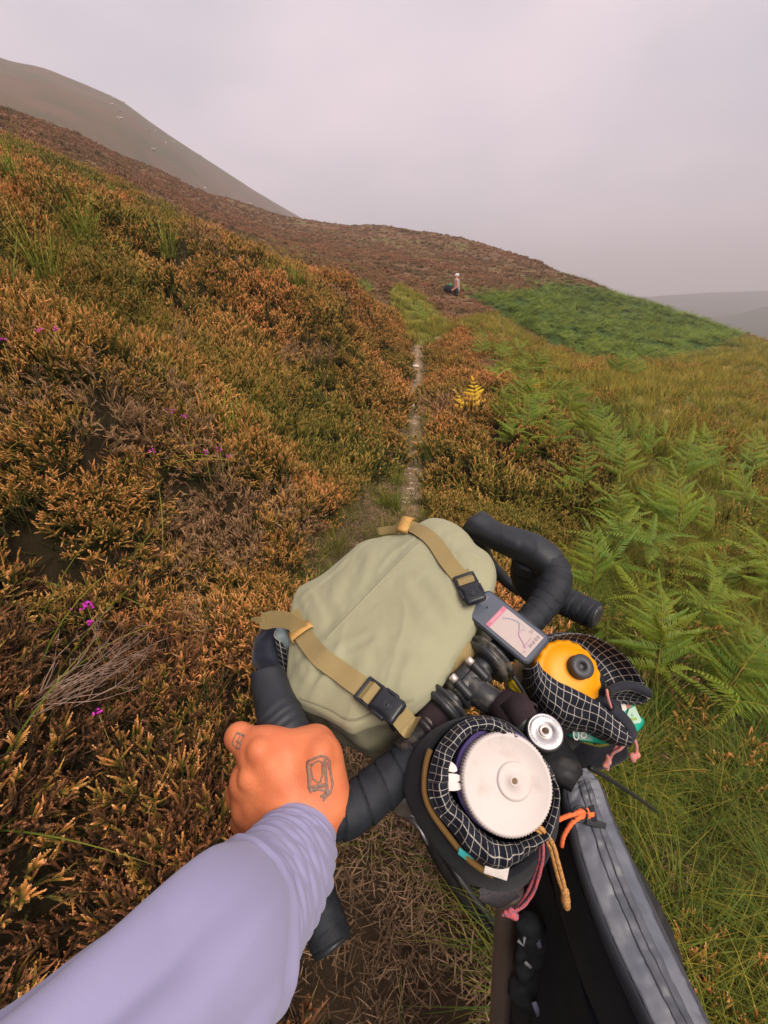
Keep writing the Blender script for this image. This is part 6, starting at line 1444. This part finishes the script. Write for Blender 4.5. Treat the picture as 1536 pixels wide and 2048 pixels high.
v, f, _ = ribbon([P(1036,1880,.558), P(1047,1892,.555), P(1050,1874,.558)], camv(.4, .4, -.8).cross(camv(0, 1, 0)), .0045, .0006); mk('print', v, f, m_grey, g1)
v, f, _ = ribbon([P(1071,1868,.575), P(1080,1896,.575)], camv(1, .2, 0), .0055, .0006); mk('print', v, f, m_lilac, g1)
v, f, _ = ribbon([P(1050,1924,.575), P(1062,1936,.575)], camv(1, 1, 0), .0040, .0006); mk('print', v, f, m_grey, g1)
v, f, _ = ribbon([P(1068,2004,.585), P(1078,2032,.585)], camv(1, .2, 0), .0065, .0006); mk('print', v, f, m_lilac, g2)
v, f, _ = ribbon([P(1134,2012,.55), P(1144,2040,.55)], camv(1, .2, 0), .0016, .0006); mk('edge_print', v, f, m_grey, fb)
# ------------------------------------------------------------------ the rider's left hand and forearm
m_skin = mat('skin', (.78, .25, .105), rough=.5, spec=.35, col2=(.66, .185, .08), vscale=36, lo=.35, hi=.7, bump=.30, bscale=420)
N, L = nodes_of(m_skin); b = N['Principled BSDF']
vz = N.new('ShaderNodeTexVoronoi'); vz.feature = 'DISTANCE_TO_EDGE'; vz.inputs['Scale'].default_value = 520; vb = N.new('ShaderNodeBump'); vb.inputs['Strength'].default_value = .35; vb.inputs['Distance'].default_value = .0006
tcs = N.new('ShaderNodeTexCoord'); L.new(tcs.outputs['Object'], vz.inputs['Vector']); L.new(vz.outputs['Distance'], vb.inputs['Height'])
old_n = b.inputs['Normal'].links[0].from_socket; L.new(old_n, vb.inputs['Normal']); L.new(vb.outputs['Normal'], b.inputs['Normal']); b.inputs['Subsurface Weight'].default_value = .12; b.inputs['Subsurface Radius'].default_value = (.010, .004, .002)
try: b.inputs['Subsurface Scale'].default_value = .35
except Exception: pass
def K(a, b_, k=None):
    r = (tuple(P(a[0], a[1], a[2])), tuple(P(b_[0], b_[1], b_[2])), a[3] * a[2] / F, b_[3] * b_[2] / F); return r + ((k,) if k else ())
caps = []
wr = (600, 1668, .505, 54)
idx_ = [(518,1502,.520,36),(478,1474,.540,27),(486,1470,.585,22),(520,1478,.622,20),(555,1490,.632,17)]
mid_ = [(498,1560,.520,34),(478,1588,.548,25),(494,1572,.600,22),(528,1558,.632,20),(566,1552,.640,17)]
rin_ = [(503,1612,.520,31),(487,1642,.550,24),(505,1622,.600,21),(540,1606,.630,19),(576,1598,.636,16)]
lit_ = [(518,1652,.518,27),(498,1680,.550,20),(514,1662,.598,18),(545,1646,.622,16),(576,1636,.628,14)]
thb_ = [(655,1606,.515,34),(640,1512,.525,34),(634,1484,.548,27),(612,1490,.590,23),(596,1512,.612,19)]
for F_ in (idx_, mid_, rin_, lit_, thb_):
    for i in range(len(F_) - 1): caps.append(K(F_[i], F_[i + 1], .0045))
for F_ in (idx_, mid_, rin_, lit_): caps.append(K(F_[0], (wr[0] + (F_[0][0] - 560) * .22, wr[1], wr[2], 42), .009))
caps += [K((560,1530,.530,44), (606,1610,.515,52), .03), K((610,1540,.535,40), (640,1530,.53,36), .03), K((545,1510,.528,38), (612,1505,.532,32), .03), K(thb_[0], wr, .03), K((530,1600,.53,40), (600,1640,.515,48), .03),
         K(wr, (572,1745,.450,60), .02), K((572,1745,.450,60), (450,1890,.345,90), .02)]
# raised cords of the hand's back
for F_ in (idx_, mid_): caps.append(K((F_[0][0] + 8, F_[0][1] + 6, F_[0][2] - .012, 24), (600, 1640, .502, 24), .010))
for a_, b_ in (((520,1500,.504,21),(590,1600,.498,16)), ((500,1556,.502,20),(585,1610,.497,15)), ((505,1610,.503,17),(580,1630,.498,13))): caps.append(K(a_, b_, .006))          # tendons
for pts_ in (((497,1650,.500,7),(503,1620,.499,7),(517,1590,.498,7),(528,1560,.501,6)), ((560,1630,.495,6),(548,1590,.496,6),(556,1556,.502,5))):
    for i_ in range(len(pts_) - 1): caps.append(K(pts_[i_], pts_[i_ + 1], .006))               # veins
for q_ in ((478,1474,.531,20), (476,1588,.540,19), (486,1641,.541,17), (640,1508,.510,23), (500,1556,.500,17), (518,1502,.500,19)): caps.append(K(q_, q_, .008))
D, lo = sdf_caps(caps, .0018, .011); V, Fc = surface_net(D, lo, .0018); V = relax(V, Fc, 2)
person = mk('person', V, Fc, m_skin)
tag(person, 'rider reaching in with a tattooed left hand and lavender sleeve on the hood', 'person')
hbv = BVHTree.FromPolygons([Vector(p) for p in V], [tuple(int(i) for i in q) for q in Fc])
m_ink = mat('faded_ink', (.27, .165, .125), rough=.6, var=.2, vscale=300)
def on_hand(a, b_, off=.0003):
    d = ray(a, b_).normalized(); h = hbv.ray_cast(CAM, d)
    if h[0] is None: return P(a, b_, .5), -d
    n = h[1] if h[1].dot(d) < 0 else -h[1]; return h[0] + n * off, n
def ink(lines, nm):
    g = []
    for pts, w in lines:
        c = [(pts[i][0] + (pts[i + 1][0] - pts[i][0]) * t, pts[i][1] + (pts[i + 1][1] - pts[i][1]) * t) for i in range(len(pts) - 1) for t in np.linspace(0, 1, 6, endpoint=False)] + [pts[-1]]
        q = [on_hand(a, b_) for a, b_ in c]; p_ = [x[0] for x in q]; n = len(p_)
        sd_ = [((p_[min(i + 1, n - 1)] - p_[max(i - 1, 0)]).normalized()).cross(q[i][1]) for i in range(n)]; g.append(ribbon(p_, sd_, w * 1.15, .0003)[:2])
    return mk(nm, *join(*g), m_ink, person)
Z = lambda x, y: (440 + x / 5.39, 1320 + y / 5.39)           # the zoomed sketch of the hand
def ZL(*p): return [Z(*q) for q in p]
ink([(ZL((950,1090),(1080,1035),(1140,1040),(1180,1090),(1190,1200),(1215,1330),(1190,1430),(1140,1480),(1110,1520)), .0022), (ZL((950,1090),(945,1150),(960,1250),(965,1380),(990,1425)), .0036), (ZL((985,1130),(1060,1085),(1100,1100),(1105,1240),(1090,1280),(1090,1310),(1050,1320),(1030,1300),(1000,1280),(985,1180),(985,1130)), .0016),
     (ZL((1125,1060),(1135,1200),(1150,1340),(1160,1440)), .0030), (ZL((1150,1090),(1180,1200),(1205,1330)), .0012), (ZL((985,1385),(1060,1355),(1150,1350)), .0034), (ZL((1000,1410),(1060,1390),(1140,1410),(1120,1460),(1080,1470)), .0024), (ZL((1100,1480),(1150,1430),(1195,1420)), .0030), (ZL((975,1128),(992,1118),(1000,1135),(980,1142)), .0012)], 'tattoo')
ink([(ZL((180,790),(150,850),(135,900),(170,945),(215,960)), .0014), (ZL((180,785),(225,800),(265,820)), .0022), (ZL((262,822),(235,870),(215,960)), .0014), (ZL((225,800),(195,870),(185,945)), .0012), (ZL((175,875),(235,905)), .0014)], 'tattoo')
# sleeve: cuff bunched into folds, then a smooth loose upper part ending in a soft ridge
m_sl = bpy.data.materials.new('lavender_jersey'); N, L = nodes_of(m_sl); b = N['Principled BSDF']; b.inputs['Base Color'].default_value = (.30, .285, .45, 1); b.inputs['Roughness'].default_value = .9; b.inputs['Sheen Weight'].default_value = .25; b.inputs['Specular IOR Level'].default_value = .15
tc = N.new('ShaderNodeTexCoord'); nz = N.new('ShaderNodeTexNoise'); nz.inputs['Scale'].default_value = 1400; bp = N.new('ShaderNodeBump'); bp.inputs['Strength'].default_value = .25; bp.inputs['Distance'].default_value = .0008
L.new(tc.outputs['Object'], nz.inputs['Vector']); L.new(nz.outputs['Fac'], bp.inputs['Height']); L.new(bp.outputs['Normal'], b.inputs['Normal'])
AX = [(600,1652,.500,71),(588,1692,.478,84),(570,1738,.445,98),(530,1790,.405,112),(478,1848,.365,132),(428,1905,.325,156),(335,2012,.292,172),(222,2125,.262,186),(85,2260,.240,205),(-120,2460,.22,250)]
NA, SS = 240, 120
pc = catmull(AX, NA); ctr_ = [P(a, b_, d) for a, b_, d, r in pc]; rad_ = [r * d / F for a, b_, d, r in pc]
for _ in range(60): ctr_ = [ctr_[0]] + [(ctr_[i - 1] + ctr_[i] * 2 + ctr_[i + 1]) / 4 for i in range(1, NA - 1)] + [ctr_[-1]]
pts, T, Nn = frames(ctr_)
RIDGE = .150
V = []; sl = 0
tot = sum((pts[i + 1] - pts[i]).length for i in range(NA - 1))
# where the ridge runs (metres from the cuff), depending on the side of the arm
for i in range(NA):
    if i: sl += (pts[i] - pts[i - 1]).length
    t_c = (CAM - pts[i]).normalized(); up = (t_c - T[i] * t_c.dot(T[i])).normalized(); sd_ = T[i].cross(up)      # up: towards the viewer
    for k in range(SS):
        a = 2 * math.pi * k / SS; ca, sa = math.cos(a), math.sin(a)          # sa>0 : one flank
        s_ = sl + .012 * (1 - ca)
        ridge = RIDGE - .030 * sa; w = 1 / (1 + math.exp((s_ - ridge) / .004))
        fold = 0
        for (w0, ph, am, sk) in ((.0135, 0, .0030, .9), (.023, 1.3, .0028, -.6), (.0085, 2.1, .0012, .3)):
            fold += am * (1.6 * abs(math.sin(math.pi * (s_ + .010 * sk * math.sin(2 * a + ph)) / w0 + ph + .9 * nrm_noise(Vector((ca, sa, sl * 14)), 1.2, 3))) ** .7 - 1)
        env = w * min(1, max(0, (sl - .006) / .02)) * (.55 + .45 * nrm_noise(Vector((ca * 1.2, sa * 1.2, sl * 9)), 1, 8))
        smooth_ = (1 - w) * (.0045 * math.sin(a * 6 + sl * 10 + 1.5 * nrm_noise(Vector((ca, sa, sl * 4)), 1.5, 6)) * (.25 + math.exp(-((sl - .32) / .12) ** 2)) + .0035 * nrm_noise(Vector((ca, sa, sl * 7)), 1.6, 1) + .0015 * nrm_noise(Vector((ca * 2, sa * 2, sl * 12)), 2, 2))
        rr = rad_[i] + fold * env + smooth_ + (1 - w) * .0030 + .0042 * math.exp(-((s_ - ridge - .004) / .0042) ** 2) + (.0016 * math.exp(-((sl - .004) / .003) ** 2)) - (.0015 * math.exp(-((sl - .0125) / .0018) ** 2)) - .0008 * math.exp(-((s_ - ridge - .013) / .0016) ** 2)
        V.append(pts[i] + up * ca * rr * .94 + sd_ * sa * rr)
Fc = [(i * SS + k, i * SS + (k + 1) % SS, (i + 1) * SS + (k + 1) % SS, (i + 1) * SS + k) for i in range(NA - 1) for k in range(SS)]
slv = mk('sleeve', V, Fc, m_sl, person); so = slv.modifiers.new('thick', 'SOLIDIFY'); so.thickness = .0016; so.offset = -1

# ------------------------------------------------------------------ the companion on the path, standing by a loaded bike
ft = gp(912, 592); q = PY(910, 592, ft.y); ft = Vector((PY(912, 590, ft.y).x, ft.y, ft.z))
DP = float(pix(np.array(ft))[2]); HT = 44 * DP / F / .66            # head to thigh spans 39 px
HT = min(max(HT, 1.55), 1.85)
top = PY(913, 548, ft.y); zb = top.z - HT                           # feet
def W(x, y, z): return Vector((ft.x + x, ft.y + y, zb + z * HT / 1.72))
m_hel = mat('pale_helmet', (.62, .62, .60), rough=.4); m_vest = mat('grey_lilac_top', (.32, .26, .29), rough=.85, col2=(.40, .36, .33), vscale=12); m_short = mat('black_shorts', (.012, .014, .018), rough=.8); m_hair = mat('dark_hair', (.03, .02, .018), rough=.7)
p2_ = [(W(0, 0, .0 + .95), W(0, 0, 1.40), .13, .14), (W(.0, 0, 1.40), W(-.02, 0, 1.50), .06, .055), (W(-.03, 0, 1.57), W(-.03, 0, 1.63), .085, .09), (W(-.11, 0, 1.57), W(-.12, 0, 1.57), .018, .014)]
for s in (-1, 1):
    p2_ += [(W(.0, .15 * s, 1.38), W(.03, .20 * s, 1.12), .052, .043), (W(.03, .20 * s, 1.12), W(-.20, .17 * s, .98), .043, .034), (W(-.20, .17 * s, .98), W(-.28, .16 * s, .98), .036, .03), (W(.0, .09 * s, .92), W(.01, .10 * s, .50), .085, .06), (W(.01, .10 * s, .50), W(.04, .10 * s, .08), .055, .04), (W(.04, .10 * s, .06), W(-.13, .11 * s, .03), .04, .035)]
    for k in range(4): p2_.append((W(-.28, .16 * s + (k - 1.5) * .018, .985), W(-.31, .16 * s + (k - 1.5) * .018, .955), .010, .009))
    p2_.append((W(-.25, (.16 - .035) * s, .98), W(-.29, (.16 - .05) * s, .97), .010, .009))
D, lo = sdf_caps(p2_, .018, .03); V, Fc = surface_net(D, lo, .018); V = relax(V, Fc, 1)
comp = tag(mk('person', V, Fc, mat('skin_far', (.62, .26, .16), rough=.6)), 'distant rider in pale helmet and grey sleeveless top standing on the path', 'person')
def cloth(cp, nm, m, h=.02):
    D, lo = sdf_caps(cp, h, .04); V, Fc = surface_net(D, lo, h); V = relax(V, Fc, 1); return mk(nm, V, Fc, m, comp)
cloth([(W(0, 0, .98), W(.0, 0, 1.38), .155, .155), (W(0, -.12, 1.40), W(0, .12, 1.40), .075, .075), (W(.06, 0, .95), W(.05, 0, 1.3), .13, .12)], 'top', m_vest)
cloth([(W(.0, -.09, .95), W(0, -.10, .56), .115, .10), (W(.0, .09, .95), W(0, .10, .56), .115, .10), (W(0, -.05, .95), W(0, .05, .95), .14, .14)], 'shorts', m_short)
cloth([(W(-.02, 0, 1.66), W(-.005, 0, 1.67), .105, .10), (W(-.08, 0, 1.65), W(.05, 0, 1.65), .07, .075)], 'helmet', m_hel)
cloth([(W(.05, 0, 1.60), W(.07, 0, 1.45), .05, .03)], 'hair', m_hair)
W0 = W
def W(x, y, z): return W0(x, y, z + .16)
b2 = empty('bicycle', W(-.35, .25, 0), 'distant loaded bicycle half hidden in heather beside the far rider', 'bicycle')
for (x, y) in ((-.36, .1), (.1, 1.05)): wheel(W(x, y, .36), Vector((.9, -.42, 0)), .35, b2, .022, 12)
def far_tube(pts, r, nm, m): v, f, _ = tube(pts, r, 8); mk(nm, v, f, m, b2)
far_tube([W(-.36, .1, .36), W(-.32, .2, .82), W(-.31, .24, .98)], .022, 'fork', m_blk); far_tube([W(-.31, .24, .90), W(-.05, .7, .86)], .02, 'top_tube', m_blk); far_tube([W(-.32, .22, .78), W(-.1, .62, .36)], .022, 'down_tube', m_blk); far_tube([W(-.1, .62, .36), W(-.03, .74, .95)], .018, 'seat_tube', m_blk); far_tube([W(-.1, .62, .36), W(.1, 1.05, .36)], .014, 'chain_stay', m_blk); far_tube([W(-.03, .74, .84), W(.1, 1.05, .36)], .012, 'seat_stay', m_blk)
far_tube([W(-.46, .12, .92), W(-.50, .12, 1.0), W(-.40, .2, 1.02), W(-.22, .30, 1.02), W(-.20, .22, 1.0), W(-.24, .18, .92)], .017, 'handlebar', m_blk)
v, f = box(W(-.02, .76, .99), Vector((.04, .13, 0)), Vector((.06, -.02, 0)), Vector((0, 0, .025)), .015); mk('saddle', v, f, m_blk, b2)
def far_blob(cp, nm, m, lab, cat):
    D, lo = sdf_caps(cp, .02, .05); V, Fc = surface_net(D, lo, .02); return tag(mk(nm, V, Fc, m), lab, cat)
far_blob([(W(-.54, .05, .88), W(-.36, .14, .84), .19, .18)], 'handlebar_bag', m_blkcloth, 'black roll bag on the distant bicycle handlebar', 'bag')
far_blob([(W(-.40, .16, 1.06), W(-.30, .2, 1.06), .055, .055)], 'pouch', mat('far_green', (.01, .34, .16), rough=.6), 'bright green pouch on top of the distant handlebar bag', 'pouch')
